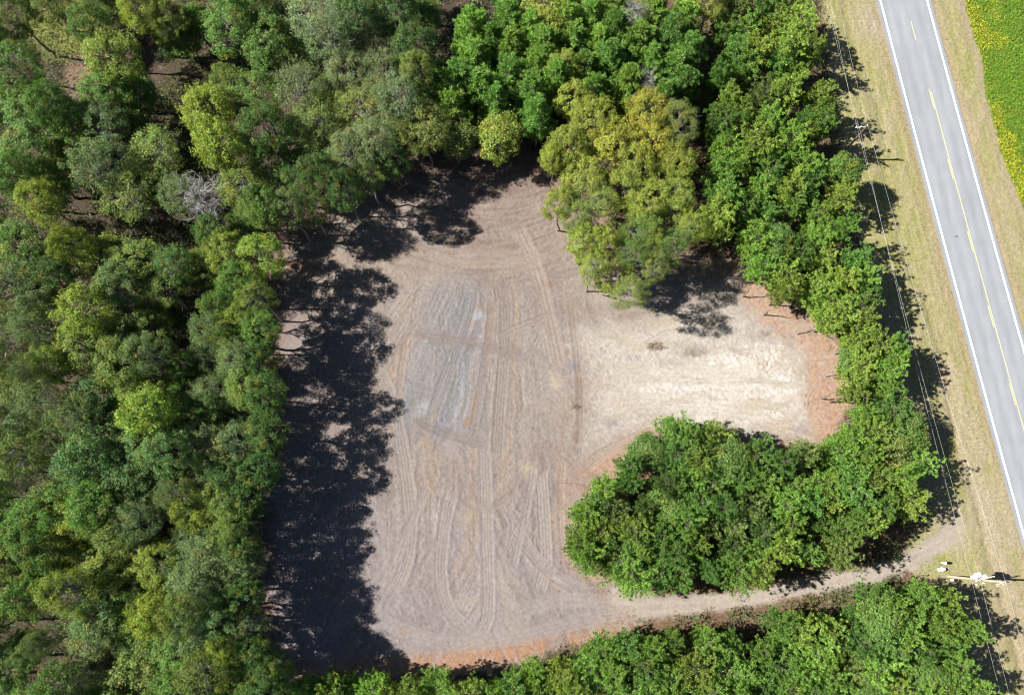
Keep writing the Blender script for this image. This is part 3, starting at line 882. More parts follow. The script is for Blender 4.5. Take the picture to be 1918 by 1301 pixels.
PROTO = {'H': [hardwood(100 + k, False, 4.0, 18.0, tall=1.0 + .12 * (k % 3)) for k in range(8)],
         'O': [hardwood(200 + k, True, 4.0, 18.0, leaf=0.115) for k in range(5)],
         'L': [pine(300 + k, rad=2.9 + .25 * (k % 3 - 1), low=3.6 + .5 * (k % 4)) for k in range(12)],
         'P': [pine(400 + k, rad=3.0, h=14.5, low=4.5, conical=True, ln=0.42, wd=0.036, nn=30) for k in range(4)],
         'D': [bare(500 + k) for k in range(2)],
         'S': [hardwood(600 + k, False, 2.6, 11.5, leaf=0.12) for k in range(2)]}
PH = {'H': 18.0, 'O': 18.0, 'L': 12.0, 'P': 14.5, 'D': 14.0, 'S': 11.5}
PR = {'H': 4.1, 'O': 4.1, 'L': 2.9, 'P': 2.7, 'D': 2.6, 'S': 2.7}
LEAFK = 1.14
COLOR = {'dg': ((0.058, 0.112, 0.024), 'dark green'), 'mg': ((0.090, 0.160, 0.030), 'mid green'), 'ol': ((0.134, 0.178, 0.038), 'olive green'),
         'yg': ((0.178, 0.222, 0.032), 'yellow green'), 'gd': ((0.235, 0.238, 0.030), 'golden yellow'), 'gg': ((0.122, 0.170, 0.066), 'grey green'),
         'bg': ((0.092, 0.160, 0.052), 'blue green'), 'pb': ((0.150, 0.250, 0.036), 'bright green'), 'pd': ((0.105, 0.195, 0.032), 'deep green'),
         'py': ((0.190, 0.255, 0.038), 'lime green'), 'br': ((0.20, 0.16, 0.07), 'tan brown'), 'no': ((1, 1, 1), 'pale grey')}
KINDNAME = {'H': ('broadleaf_tree', 'broadleaf tree', 'tree'), 'O': ('broadleaf_tree', 'thin-leaved tree', 'tree'), 'L': ('pine_tree', 'pine', 'pine tree'),
            'P': ('pine_tree', 'pointed pine', 'pine tree'), 'D': ('dead_tree', 'leafless tree', 'dead tree'), 'S': ('young_tree', 'young tree', 'young tree')}

rng0 = random.Random(7)
TREES = []          # dict(kind, base, scale, ...)
def tree(px, py, r, kind, col, height=None, zc=None, lean=None, label=None, stand=None):
    """r: crown radius in photo px; the crown's middle is seen at px,py"""
    h = height or PH[kind] * rng0.uniform(0.93, 1.07)
    zc = zc or h * (0.72 if kind in 'HOSD' else 0.68)
    p = at(px, py, zc)
    scale_px = F / (H / CT) * H / (H - zc)          # px per metre near that height
    rad = r / (13.33 * H / (H - zc))
    base = Vector((p.x, p.y, 0))
    rot = (0, 0)
    if lean:
        base.x -= lean[0]; base.y -= lean[1]
        rot = (lean[0] / zc, lean[1] / zc)
    TREES.append(dict(px=px, py=py, r=r, kind=kind, col=col, h=h, rad=rad, base=base, rot=rot, label=label, stand=stand))

def build_trees():
    for k, t in enumerate(TREES):
        kd = t['kind']
        pro = PROTO[kd][rng0.randrange(len(PROTO[kd]))]
        nm, _, cat = KINDNAME[kd]
        root = bpy.data.objects.new(nm, None)
        root.empty_display_size = 0.5
        COL.objects.link(root)
        b = t['base']
        root.location = (b.x, b.y, zat(b.x, b.y))
        sxy = t['rad'] / PR[kd]; sz = t['h'] / PH[kd]
        root.scale = (sxy, sxy, sz)
        yaw = rng0.uniform(0, 6.283)
        tilt = Matrix.Rotation(t['rot'][0], 4, 'Y') @ Matrix.Rotation(-t['rot'][1], 4, 'X') @ Matrix.Rotation(yaw, 4, 'Z')
        root.rotation_euler = tilt.to_euler()
        tag(root, t['label'], cat, t['group'])
        c, _n = COLOR[t['col']]
        if kd in 'HOS': c = tuple(q * LEAFK for q in c)
        elif kd in 'LP': c = (c[0] * 1.25, c[1] * 1.30, c[2] * 1.5)
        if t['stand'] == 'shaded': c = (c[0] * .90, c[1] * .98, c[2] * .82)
        if kd in 'LP': f0 = rng0.uniform(.78, 1.18); c = tuple(q * f0 for q in c)
        f = rng0.uniform(0.86, 1.16); g = rng0.uniform(-.06, .06)
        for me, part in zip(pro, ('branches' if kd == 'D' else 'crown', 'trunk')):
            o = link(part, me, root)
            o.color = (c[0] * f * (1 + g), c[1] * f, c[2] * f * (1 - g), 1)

# ---- the wood left of and behind the clearing, crown by crown as the photo shows them
A = 'shaded'; B = 'back'; O_ = 'oak'; G = 'cone'
WOOD = """30 30 50 H ol;100 10 42 O ol;30 140 55 H mg;60 205 55 H mg;173 50 42 H mg;213 110 55 H yg;200 180 45 H mg;267 20 45 H yg;317 43 42 O yg;433 43 55 H mg;500 83 55 H mg;
483 20 45 H mg;593 33 58 O gg;617 77 50 O gg;433 160 38 H ol;483 187 52 H mg;393 213 52 H yg;417 277 52 H yg;567 167 50 O gg;593 233 52 O ol;500 250 52 H dg;517 310 52 H mg;100 207 45 H mg;143 233 45 H mg;
50 290 55 H mg;200 247 45 O gg;300 290 52 O ol;187 310 50 O gg;240 367 56 O ol;83 383 45 H yg;27 333 48 H mg;383 377 44 D no;460 360 48 O ol;500 393 45 H mg;610 283 50 H ol;555 345 42 H dg;340 365 40 O gg;
660 50 52 H dg;740 27 50 H dg;680 83 45 O gg;773 93 46 H dg;717 140 45 O gg;660 150 45 O gg;783 140 34 H ol;750 187 48 O gg;673 207 50 O ol;707 267 42 O gg;655 290 46 O gg;600 330 40 H dg;650 360 36 H dg;
30 470 55 H mg;143 461 36 H yg;200 490 52 H yg;267 500 50 H ol;227 534 45 H gg;300 544 45 O ol;333 500 36 H bg;383 500 40 H ol;427 477 45 H yg;490 484 44 H py;450 534 40 H mg;483 560 34 O ol;417 580 34 H mg;
20 534 55 O gg;100 527 48 H dg;83 567 45 H gg;30 620 55 O ol;73 611 40 O gg;167 594 52 H yg;217 634 56 H ol;160 651 52 H ol;283 620 44 H ol;233 681 52 H ol;107 684 36 H py;67 700 32 O gg;283 667 40 O gg;
433 620 44 H yg;483 620 44 H mg;393 620 32 O gg;400 674 42 O gg;450 667 44 O gg;483 674 40 H dg;400 740 40 O gg;467 730 42 H ol;500 740 40 H dg;383 767 36 H dg;267 734 52 H py;187 747 46 H bg;283 777 50 H py;323 767 42 H mg;
33 734 50 O ol;30 784 50 O gg;93 760 45 O gg;150 784 40 O gg;33 844 50 O ol;100 827 45 O ol;200 817 52 H bg;267 827 54 H bg;167 857 50 H bg;317 850 46 H bg;383 820 46 O gg;450 834 44 O gg;500 810 42 H dg;
20 878 38 O gg;167 891 50 H bg;233 898 54 H bg;283 888 48 H bg;383 888 44 O gg;433 895 42 H dg;490 880 40 H dg;117 951 50 H mg;183 945 50 H mg;67 978 50 H mg;143 985 50 H yg;217 978 50 H ol;27 1001 55 H mg;33 1055 56 H mg;
80 1028 46 H dg;33 1108 50 H ol;73 1108 40 H mg;267 968 42 O gg;367 951 44 H yg;417 941 44 O ol;460 935 42 H dg;433 991 36 O ol;367 1001 42 O gg;393 1025 40 O gg;455 1018 42 H dg;150 1035 38 H gd;200 1051 52 H ol;250 1028 48 O ol;
240 1081 48 H ol;300 1058 44 H yg;350 1061 44 O gg;400 1055 46 O gg;450 1061 40 O gg;143 1108 44 O yg;367 1101 46 O gg;417 1108 44 O gg;460 1115 38 H dg;190 1151 48 H bg;187 1188 46 O gg;250 1141 44 H mg;293 1151 42 H yg;
350 1145 44 O ol;410 1168 44 H bg;367 1178 42 O gg;465 1170 38 O gg;283 1218 56 H mg;267 1268 56 H ol;333 1235 50 H mg;383 1261 48 O ol;433 1235 46 H mg;450 1285 46 H mg;427 1215 30 H yg;480 1222 36 H dg;
60 1208 36 H dg;83 1201 26 O gg;13 1245 50 H mg;160 1270 34 O gg;117 1291 44 H mg;500 1290 42 H dg;330 1310 50 H mg;400 440 34 H dg;545 400 34 O gg;350 690 32 H dg;340 930 34 O gg;520 1255 32 H dg;
-35 70 50 H mg;-40 180 50 H mg;-38 400 50 H mg;-40 560 50 O gg;-38 680 50 O ol;-40 800 50 O gg;-40 930 46 H mg;-40 1040 50 H mg;-40 1180 50 H mg;-35 1290 46 H mg;60 -35 46 H mg;190 -40 46 H mg;380 -35 48 H mg;540 -35 50 H mg;690 -35 46 H dg;
60 1335 46 H mg;200 1335 46 H mg;420 1345 46 H mg"""
for ln_ in WOOD.replace('\n', '').split(';'):
    a, b, r, k, c = ln_.split()
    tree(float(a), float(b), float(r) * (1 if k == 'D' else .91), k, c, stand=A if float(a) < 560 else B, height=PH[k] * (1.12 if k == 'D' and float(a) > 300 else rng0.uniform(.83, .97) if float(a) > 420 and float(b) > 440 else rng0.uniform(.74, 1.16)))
# hand-picked ones at the clearing's head
tree(797, 250, 46, 'H', 'ol', height=15, stand=B, label='olive tree with pale leaning trunk at the shaded head of the clearing')
tree(935, 248, 37, 'S', 'yg', height=11.5, label='small rounded yellow green tree standing alone on a pale trunk at the clearing head')
tree(877, 238, 26, 'S', 'br', height=9.5, label='small tan brown sapling beside the rounded yellow green tree')
CONES = """880 53 36;950 38 36;890 112 46;957 92 42;1017 88 40;853 160 46;900 170 46;957 143 40;993 176 38;1007 215 38;1073 83 40;1107 33 40;1140 117 44;1190 83 44;1257 67 44;1257 133 44;1173 160 42;1257 183 40;1150 60 38;1090 130 36;1220 25 40;1040 150 34;
1240 190 36;1280 160 36;1285 100 38;1280 40 38;1120 85 34;1060 45 34;1000 130 34;930 190 34;990 60 32;920 80 32;1220 120 34;1110 175 32;1160 -20 40;1060 -20 38;960 -20 38;850 205 36"""
for ln_ in CONES.replace('\n', '').split(';'):
    a, b, r = map(float, ln_.split())
    tree(a, b, r * 1.1, 'P', 'pb' if rng0.random() < .6 else 'pd', stand=G)
tree(735, 300, 36, 'H', 'dg', height=14, stand=B); tree(690, 330, 34, 'O', 'mg', height=15, stand=B); tree(585, 400, 30, 'O', 'ol', height=13, stand=B)
for a, b, r, c in ((1017, 33, 46, 'yg'), (1053, 133, 34, 'yg'), (1077, 193, 38, 'yg'), (1220, 12, 30, 'yg'), (1330, 10, 34, 'yg')):
    tree(a, b, r, 'H', c, height=14, stand=G)
tree(1190, 32, 28, 'D', 'no', height=14, label='leafless grey tree among pines at the top edge')
tree(1210, 166, 26, 'D', 'no', height=15, label='leafless grey tree just behind the golden crown of the oak clump')
OAKS = """1207 217 52 gd;1107 227 48 yg;1057 283 48 yg;1140 267 50 gd;1213 270 50 gd;1090 335 52 yg;1190 317 46 yg;1257 310 44 yg;1107 383 50 ol;1160 360 44 yg;1207 383 50 yg;1262 377 40 py;1090 450 40 yg;1190 440 42 mg;1240 470 40 mg;1045 380 34 yg;1285 430 34 py;1220 500 32 ol;1262 240 42 ol;1122 455 36 yg;1178 478 34 mg;1030 300 32 yg;1215 455 32 yg;1105 505 30 py;1070 415 30 ol"""
for ln_ in OAKS.split(';'):
    a, b, r, c = ln_.split()
    if float(r) > 0: tree(float(a) + 6, float(b), float(r) * .84, 'O' if c in ('ol', 'py', 'mg') else 'H', c, height=15.5, stand=O_)
tree(1150, 512, 40, 'H', 'yg', height=12.5, lean=(1.6, -2.6), label='yellow green oak on a thick leaning trunk at the oak clump tip over the sand')
tree(1186, 545, 30, 'O', 'ol', height=18.5, zc=14.2, lean=(2.7, -3.4), label='tall sparse leaning oak throwing its crown shadow across the sand')

_g = random.Random(77)
for _k in range(900):
    qx, qy = _g.uniform(-20, 560), _g.uniform(-20, 1310)
    if qx > 480 and qy > 380: continue
    if _g.random() < (.96 if qy > 360 else .6): continue
    if any(((qx - ex) / ew) ** 2 + ((qy - ey) / eh) ** 2 < 1 for ex, ey, ew, eh in ((310, 110, 46, 30), (60, 235, 40, 30), (330, 330, 40, 24), (355, 600, 46, 80), (75, 905, 80, 36), (100, 1170, 110, 46), (200, 1270, 50, 34), (340, 700, 40, 60), (400, 410, 60, 22))): continue
    if (qx - 130) ** 2 / 75 ** 2 + (qy - 70) ** 2 / 90 ** 2 < 1: continue
    if any((t['px'] - qx) ** 2 + (t['py'] - qy) ** 2 < (t['r'] * .92 + 8) ** 2 for t in TREES): continue
    tree(qx, qy, _g.uniform(26, 38), 'S', _g.choice(['dg', 'mg', 'mg', 'ol', 'gg']), height=_g.uniform(8, 12), stand=A)
for _k in range(500):
    qx, qy = _g.uniform(560, 860), _g.uniform(-20, 290)
    if qx > 790 and qy < 130: continue
    if any((t['px'] - qx) ** 2 + (t['py'] - qy) ** 2 < (t['r'] * .92 + 8) ** 2 for t in TREES): continue
    tree(qx, qy, _g.uniform(26, 38), 'S', _g.choice(['dg', 'mg', 'mg', 'ol', 'gg']), height=_g.uniform(8, 12), stand=B)

def fill(poly, spacing, rad, kind, cols, stand, height, seed, inset):
    rr = random.Random(seed)
    P = np.array(poly, float)
    ys = np.arange(P[:, 1].min(), P[:, 1].max(), spacing * 0.866)
    for iy, y in enumerate(ys):
        for x in np.arange(P[:, 0].min() + (iy % 2) * spacing / 2, P[:, 0].max(), spacing):
            qx = x + rr.uniform(-.24, .24) * spacing; qy = y + rr.uniform(-.24, .24) * spacing
            sd = poly_sd(P, np.array([qx]), np.array([qy]))[0]
            if sd > -inset: continue
            kd_ = 'S' if rr.random() < .07 else kind
            tree(qx, qy, rad * rr.uniform(0.74, 1.2), kd_, rr.choice(cols) if kd_ == kind else rr.choice(['mg', 'ol', 'mg']), height=height * rr.uniform(.8, 1.1), stand=stand)
for a, b, r, st_ in ((1600, 690, 29, 'driveway'), (1652, 702, 31, 'driveway'), (1668, 655, 26, 'driveway'), (1602, 642, 27, 'driveway'), (1592, 738, 25, 'driveway'),
                     (1560, 598, 30, 'roadside'), (1604, 606, 28, 'roadside'), (1618, 566, 29, 'roadside'), (1425, 500, 26, 'roadside'), (1470, 545, 27, 'roadside'), (1092, 962, 29, 'driveway'), (1084, 1018, 28, 'driveway'), (1130, 915, 28, 'driveway'), (1180, 872, 28, 'driveway'), (1105, 1050, 24, 'driveway'),
                     (1290, 822, 26, 'driveway'), (1335, 818, 27, 'driveway'), (575, 1288, 30, 'belt'), (622, 1292, 29, 'belt'), (700, 1286, 28, 'belt')):
    tree(a, b, r, 'L', rng0.choice(['pb', 'pd', 'py']), height=11.5, stand=st_)
PINECOL = ['pb', 'pb', 'pb', 'pd', 'pd', 'py', 'ol', 'mg', 'py']
NE = [(1300, -30), (1535, -30), (1540, 60), (1545, 160), (1570, 240), (1605, 310), (1612, 390), (1630, 450), (1642, 520), (1650, 600), (1600, 632), (1530, 612), (1470, 570),
      (1400, 500), (1390, 455), (1320, 462), (1305, 400), (1320, 300), (1300, 220), (1290, 150), (1290, 60)]
STRIP = [(1585, 600), (1660, 600), (1692, 650), (1695, 720), (1735, 820), (1745, 920), (1718, 990), (1650, 1028), (1560, 1066), (1480, 1088), (1400, 1100), (1330, 1114), (1250, 1122), (1200, 1118),
         (1150, 1084), (1090, 1058), (1055, 1020), (1075, 960), (1070, 905), (1150, 885), (1180, 845), (1240, 790), (1300, 785), (1400, 806), (1480, 812), (1545, 800), (1568, 750), (1570, 690)]
BELT = [(545, 1256), (640, 1260), (740, 1253), (860, 1258), (950, 1244), (985, 1218), (1040, 1188), (1110, 1188), (1200, 1184), (1290, 1172), (1440, 1140), (1500, 1134), (1560, 1118), (1610, 1096),
        (1700, 1080), (1790, 1080), (1805, 1130), (1842, 1200), (1855, 1260), (1840, 1345), (545, 1345)]
fill(NE, 50, 33, 'L', PINECOL, 'roadside', 12.5, 1, 18)
fill(STRIP, 50, 33, 'L', PINECOL, 'driveway', 12.0, 2, 20)
fill(BELT, 50, 33, 'L', ['pb', 'pb', 'py', 'pb', 'pd'], 'belt', 11.0, 3, 20)

# ---- labels that single each tree out: stand, row, place in the row
ORD = ['', 'first', 'second', 'third', 'fourth', 'fifth', 'sixth', 'seventh', 'eighth', 'ninth', 'tenth', 'eleventh', 'twelfth', 'thirteenth', 'fourteenth', 'fifteenth', 'sixteenth',
       'seventeenth', 'eighteenth', 'nineteenth', 'twentieth'] + ['twenty-' + w for w in ('first', 'second', 'third', 'fourth', 'fifth', 'sixth', 'seventh', 'eighth', 'ninth')] + ['thirtieth'] + ['thirty-' + w for w in ('first', 'second', 'third', 'fourth', 'fifth')]
STANDS = {'shaded': ('broadleaf trees of the shaded wood', 'from the clearing in the shaded wood', 84, -1), 'back': ('broadleaf trees behind the clearing', 'from the pines in the wood behind the clearing', 70, -1),
          'oak': ('yellowing oaks beside the sand', 'from the bare soil in the yellowing oak clump', 70, 1), 'cone': ('pointed pines behind the clearing', 'from the dark gap in the pointed pine grove', 62, 1),
          'roadside': ('pines of the roadside block', 'from the road in the roadside block', 52, -1), 'driveway': ('pines between clearing and driveway', 'from the road in the block above the driveway', 52, -1),
          'belt': ('pines below the driveway', 'from the road in the belt below the driveway', 34, -1)}
by = {}
for t in TREES:
    t['group'] = STANDS[t['stand']][0] if t['stand'] else 'single trees by the clearing'
    if t['stand'] and not t['label']: by.setdefault(t['stand'], []).append(t)
for st, ts in by.items():
    _, phrase, band, sgn = STANDS[st]
    y0 = min(t['py'] for t in ts)
    rows = {}
    for t in ts: rows.setdefault(int((t['py'] - y0) / band), []).append(t)
    print(st, len(ts), [len(rows[k]) for k in sorted(rows)])
    for rn, key in enumerate(sorted(rows), 1):
        for n_, t in enumerate(sorted(rows[key], key=lambda q: sgn * q['px']), 1):
            _, kn, _c = KINDNAME[t['kind']]
            if rn == 1: t['label'] = f"{COLOR[t['col']][1]} {kn}, {ORD[n_]} {phrase}, top row"
            else: t['label'] = f"{COLOR[t['col']][1]} {kn}, {ORD[n_]} {phrase}, {ORD[rn]} row"
build_trees()

# ------------------------------------------------------------------ plant cover nobody could count
def scatter_leaves(name, pts, cols, size, up, rng, label, cat, per=1, spread=0.0, zlo=0.0, zhi=0.1, mat=None):
    n = len(pts) * per
    P = np.repeat(pts, per, 0) + np.concatenate([rng.normal(size=(n, 2)) * spread, rng.uniform(zlo, zhi, (n, 1))], 1)
    nr = np.array([0, 0, up]) + rng.normal(size=(n, 3)) * 0.6
    v, f = quads_from(P, nr, rng.uniform(size * .6, size * 1.4, n), 0.5, rng)
    c = np.repeat(np.repeat(cols, per, 0), 4, 0)
    o = link(name, mesh_np(name, v, f, mat or M_HERB, c))
    return tag(o, label, cat, kind='stuff')

rs_ = np.random.RandomState(5)
def sample(n, test):
    x = rs_.uniform(X0 + 2, X1 - 2, n); y = rs_.uniform(Y0 + 2, Y1 - 2, n)
    i = idx_at(x, y)
    k = test(i)
    return x[k], y[k], i[k]
# crop field: rows of leafy yellow green plants
x, y, i = sample(900000, lambda i: (sd_field[i] < 2) & (PX[i] < 1990) & (PY[i] < 700) & (PY[i] > -60))
rowphase = np.abs(((x - road_x(y)) / 0.55) % 1 - 0.5)
k = rs_.rand(len(x)) < np.where(rowphase < 0.36, 1.0, 0.35)
x, y, i = x[k], y[k], i[k]
yell = sstep(0.60, 0.84, fbm(x * 0.22, y * 0.22, 181, 3) + rs_.normal(size=len(x)) * .03 + 0.22 * sstep(-40, -4, sd_field[i]))[:, None]
fcol = np.array([0.125, 0.250, 0.012]) * (1 - yell) + np.array([0.36, 0.37, 0.014]) * yell
scatter_leaves('crop_leaves', np.stack([x, y, np.zeros(len(x))], 1), fcol, 0.10, 1.0, rs_, 'yellowing green crop leaves filling the field', 'crop', 2, 0.07, 0.1, 0.55)
# verge grass
x, y, i = sample(420000, lambda i: (cls[i] == 2) & (np.abs(rx[i]) > ROAD_W / 2 + EDGE + .1) & (PX[i] < 1960) & (sd_field[i] > 4))
k = rs_.rand(len(x)) < 0.25 + 0.75 * sstep(.35, .6, g2[i]); x, y, i = x[k], y[k], i[k]
gc = C[i] * rs_.uniform(0.7, 1.25, len(x))[:, None] * np.array([1.0, 1.03, 0.85])
n = len(x)
ang_ = rs_.uniform(0, 6.28, n); hh = rs_.uniform(.06, .2, n); wd = rs_.uniform(.02, .05, n)
dv = np.stack([np.cos(ang_), np.sin(ang_), np.zeros(n)], 1); ln2 = rs_.normal(size=(n, 2)) * .08
b0 = np.stack([x, y, Z[i] - .02], 1)
v = np.stack([b0 - dv * wd[:, None], b0 + dv * wd[:, None], b0 + np.stack([ln2[:, 0], ln2[:, 1], hh], 1)], 1).reshape(-1, 3)
o = link('grass', mesh_np('grass', v, np.arange(n * 3).reshape(-1, 3), M_HERB, np.repeat(gc, 3, 0)))
tag(o, 'short dry grass blades on the road verge', 'grass', kind='stuff')
# undergrowth in the wood
x, y, i = sample(60000, lambda i: (cls[i] == 0) & (sd_verge[i] > 6))
k = (fbm(x * .3, y * .3, 191, 3) > 0.42) & (sd_clear[i] > 14); x, y, i = x[k], y[k], i[k]
uc = np.array([0.055, 0.085, 0.025]) * rs_.uniform(.6, 1.6, len(x))[:, None]
scatter_leaves('undergrowth', np.stack([x, y, Z[i]], 1), uc, 0.15, 0.8, rs_, 'low leafy undergrowth on the wood floor', 'undergrowth', 9, 0.45, 0.05, 1.8)
# weeds along the rim of the sand and the driveway
def near(i):
    e = np.abs(sd_clear[i] + 4) < 16
    return (e & (PX[i] > 1040) & (PY[i] > 440)) | ((np.abs(sd_drive[i] - 6) < 8) & (PX[i] > 1250)) | ((cls[i] == 2) & (sd_verge[i] > -22) & (rs_.rand(len(i)) < .25))
x, y, i = sample(60000, near)
k = fbm(x * .6, y * .6, 195, 3) > 0.48; x, y, i = x[k], y[k], i[k]
wc = np.array([0.15, 0.19, 0.06]) * rs_.uniform(.6, 1.4, len(x))[:, None]
scatter_leaves('weeds', np.stack([x, y, Z[i]], 1), wc, 0.08, 0.8, rs_, 'sparse pale weeds on the rim of the bare soil', 'weeds', 5, 0.22, 0.02, 0.5)
# clods and twigs left on the cleared soil
x, y, i = sample(60000, lambda i: (cls[i] == 1) & (sd_clear[i] > -140))
k = rs_.rand(len(x)) < np.exp(sd_clear[i] / 34) * .6 + .06; x, y, i = x[k], y[k], i[k]
parts = []
for a, b, j in zip(x, y, i):
    L = rs_.uniform(.12, .55); t = rs_.uniform(0, 6.28)
    d = np.array([math.cos(t), math.sin(t), rs_.uniform(-.1, .3)]) * L
    p = np.array([a, b, Z[j] + .02])
    parts.append(tube_np(np.array([p, p + d * .5 + rs_.normal(size=3) * .03, p + d]), rs_.uniform(.012, .03), .008, 4))
v, f = join(parts)
o = link('twigs', mesh_np('twigs', v, f, plain('twig_wood', (.15, .11, .08), .9, noise=.5, scale=1.0)))
tag(o, 'small twigs and roots littering the bare soil', 'twigs', kind='stuff')

# ------------------------------------------------------------------ roadside things
M_POLE = plain('weathered_pole_wood', (0.17, 0.12, 0.085), 0.85, noise=.3, scale=2)
M_POLE2 = plain('new_pole_wood', (0.50, 0.40, 0.28), 0.85, noise=.2, scale=2)
M_GALV = plain('galvanised_steel', (0.62, 0.64, 0.66), 0.4, 0.2, noise=.08)
M_CERAM = plain('white_ceramic', (0.80, 0.80, 0.80), 0.3, noise=.05)
M_WIRE = plain('aluminium_wire', (0.50, 0.49, 0.47), 0.5, noise=.05)
M_PED = plain('white_plastic', (0.80, 0.81, 0.82), 0.4, noise=.04)
M_GREY = plain('grey_paint', (0.66, 0.68, 0.70), 0.45, noise=.06)

def lathe(profile, k=14):
    v, f = [], []
    for r, z in profile:
        for j in range(k):
            a = 2 * math.pi * j / k
            v.append((r * math.cos(a), r * math.sin(a), z))
    n = len(profile)
    for i in range(n - 1):
        for j in range(k):
            f.append((i * k + j, i * k + (j + 1) % k, (i + 1) * k + (j + 1) % k, (i + 1) * k + j))
    return np.array(v), np.array(f)
def put(v, loc, rot=None):
    v = np.asarray(v, float)
    if rot is not None:
        v = v @ np.array(Matrix(rot).to_3x3()).T
    return v + np.asarray(loc)
def box_np(sx, sy, sz, bev=0.02):
    bm = bmesh.new(); bmesh.ops.create_cube(bm, size=1.0)
    bmesh.ops.scale(bm, vec=(sx, sy, sz), verts=bm.verts)
    bmesh.ops.bevel(bm, geom=bm.edges[:], offset=bev, segments=2, affect='EDGES')
    return bm
def box_part(name, size, loc, mat, parent, rz=0.0, bev=0.02):
    bm = box_np(*size, bev)
    bmesh.ops.rotate(bm, cent=(0, 0, 0), matrix=Matrix.Rotation(rz, 3, 'Z'), verts=bm.verts)
    bmesh.ops.translate(bm, vec=loc, verts=bm.verts)
    me = bpy.data.meshes.new(name); bm.to_mesh(me); bm.free(); me.materials.append(mat)
    return link(name, me, parent)
def np_part(name, vf, mat, parent, smooth=True):
    return link(name, mesh_np(name, vf[0], vf[1], mat, smooth=smooth), parent)

ROADDIR = math.atan2(1.0, np.polyfit([0, 60], [road_x(0), road_x(60)], 1)[0])     # heading of the road
def pole_base(top_px, h):
    return at(*top_px, h)
def along(px0, px1): pass

# thin dark pole beside the roadside pines
P1 = at(1624, 236, 10.6); P1.z = 0
u1 = bpy.data.objects.new('utility_pole', None); COL.objects.link(u1); u1.location = (P1.x, P1.y, zat(P1.x, P1.y))
tag(u1, 'slim dark utility pole leaning past the roadside pines with one short arm', 'utility pole')
np_part('pole', tube_np(np.array([(0, 0, -.5), (0, 0, 4), (0, 0, 10.6)]), .16, .11, 10), M_POLE, u1)
box_part('crossarm', (1.5, .12, .12), (-.55, .14, 9.9), M_GREY, u1, 0.1)
def insulator(parent, loc):
    v, f = lathe([(.0, 0), (.05, 0), (.05, .06), (.09, .08), (.05, .12), (.09, .15), (.05, .2), (.06, .26), (0, .27)], 10)
    return np_part('insulator', (put(v, loc), f), M_CERAM, parent)
for lx in (-1.2, -.6): insulator(u1, (lx, .14, 9.96))
insulator(u1, (0, 0, 10.6))

# tall pole with three transformers by the driveway mouth
P2 = at(1882, 1090, 14.0); P2.z = 0
u2 = bpy.data.objects.new('utility_pole', None); COL.objects.link(u2); u2.location = (P2.x, P2.y, zat(P2.x, P2.y))
tag(u2, 'tall tan utility pole carrying pale transformers beside the driveway mouth', 'utility pole')
np_part('pole', tube_np(np.array([(0, 0, -.5), (0, 0, 6), (0, 0, 14.0)]), .19, .12, 12), M_POLE2, u2)
can = [(0, 0), (.26, 0), (.29, .04), (.29, .95), (.26, 1.0), (.30, 1.02), (.30, 1.06), (.12, 1.12), (0, 1.13)]
for ax, ay in ((-.1, .62), (.55, .38), (-.55, .30)):
    v, f = lathe(can, 16)
    t_ = np_part('transformer', (put(v, (ax, ay, 7.4)), f), M_GREY, u2)
    for s_ in (-.11, .11):
        v, f = lathe([(.0, 0), (.05, 0), (.08, .06), (.05, .1), (.08, .15), (.04, .2), (.03, .34), (0, .35)], 8)
        np_part('bushing', (put(v, (ax + s_, ay, 8.5)), f), M_CERAM, t_)
box_part('bracket', (1.5, .10, .22), (0, .17, 7.9), M_GALV, u2)
box_part('crossarm', (2.4, .12, .12), (0, .18, 9.3), M_POLE2, u2, .25)
for lx in (-1.1, -.7, .7, 1.1):
    insulator(u2, (lx, .18 + lx * .25, 9.36))
for lx in (-.9, .0, .9):
    box_part('cutout', (.12, .14, .45), (lx, -.35 + lx * .2, 8.9), M_CERAM, u2, .25, .03)
box_part('top_arm', (.9, .10, .10), (-.3, -.2, 13.3), M_POLE2, u2, .25)
for lx in (-.65, .05): insulator(u2, (lx, -.28 + lx * .25, 13.36))
insulator(u2, (0, 0, 14.0))
np_part('conduit', tube_np(np.array([(.22, -.12, 0), (.22, -.12, 3), (.2, -.1, 7.2)]), .05, .05, 6), M_GALV, u2)

def wire(a, b, sag, n=24):
    a = np.asarray(a); b = np.asarray(b)
    t = np.linspace(0, 1, n)[:, None]
    p = a + (b - a) * t
    p[:, 2] -= 4 * sag * (t * (1 - t))[:, 0]
    return p
d12 = np.array(P2 - P1)
p0 = at(1563, -30, 10.0)
dirn = np.array([P2.x - P1.x, P2.y - P1.y, 0]); dirn /= np.linalg.norm(dirn)
def run(o1, h1, o2, h2, top_px, label):
    a1 = np.array([P1.x + o1[0], P1.y + o1[1], h1]); a2 = np.array([P2.x + o2[0], P2.y + o2[1], h2])
    st = np.array(at(*top_px, h1)); st = a1 + (st - a1) * 1.6
    en = a2 + dirn * 34; en[2] = h2 - .1
    pts = np.concatenate([wire(st, a1, .25)[:-1], wire(a1, a2, .7)[:-1], wire(a2, en, .3)])
    o = link('power_line', mesh_np('power_line', *tube_np(pts, .009, .009, 5), M_WIRE, smooth=True))
    tag(o, label, 'power line', 'wires between the two utility poles')
run((0, 0), 10.85, (0, 0), 14.25, (1592, 95), 'topmost bare wire running between the tops of both utility poles')
run((-1.2, .14), 10.2, (-.7, .0), 9.6, (1568, 60), 'wire from the short arm of the slim pole to the transformer pole')
run((0, -.12), 8.4, (-1.1, -.1), 8.3, (1576, 110), 'lowest slack wire nearest the pine crowns between the utility poles')

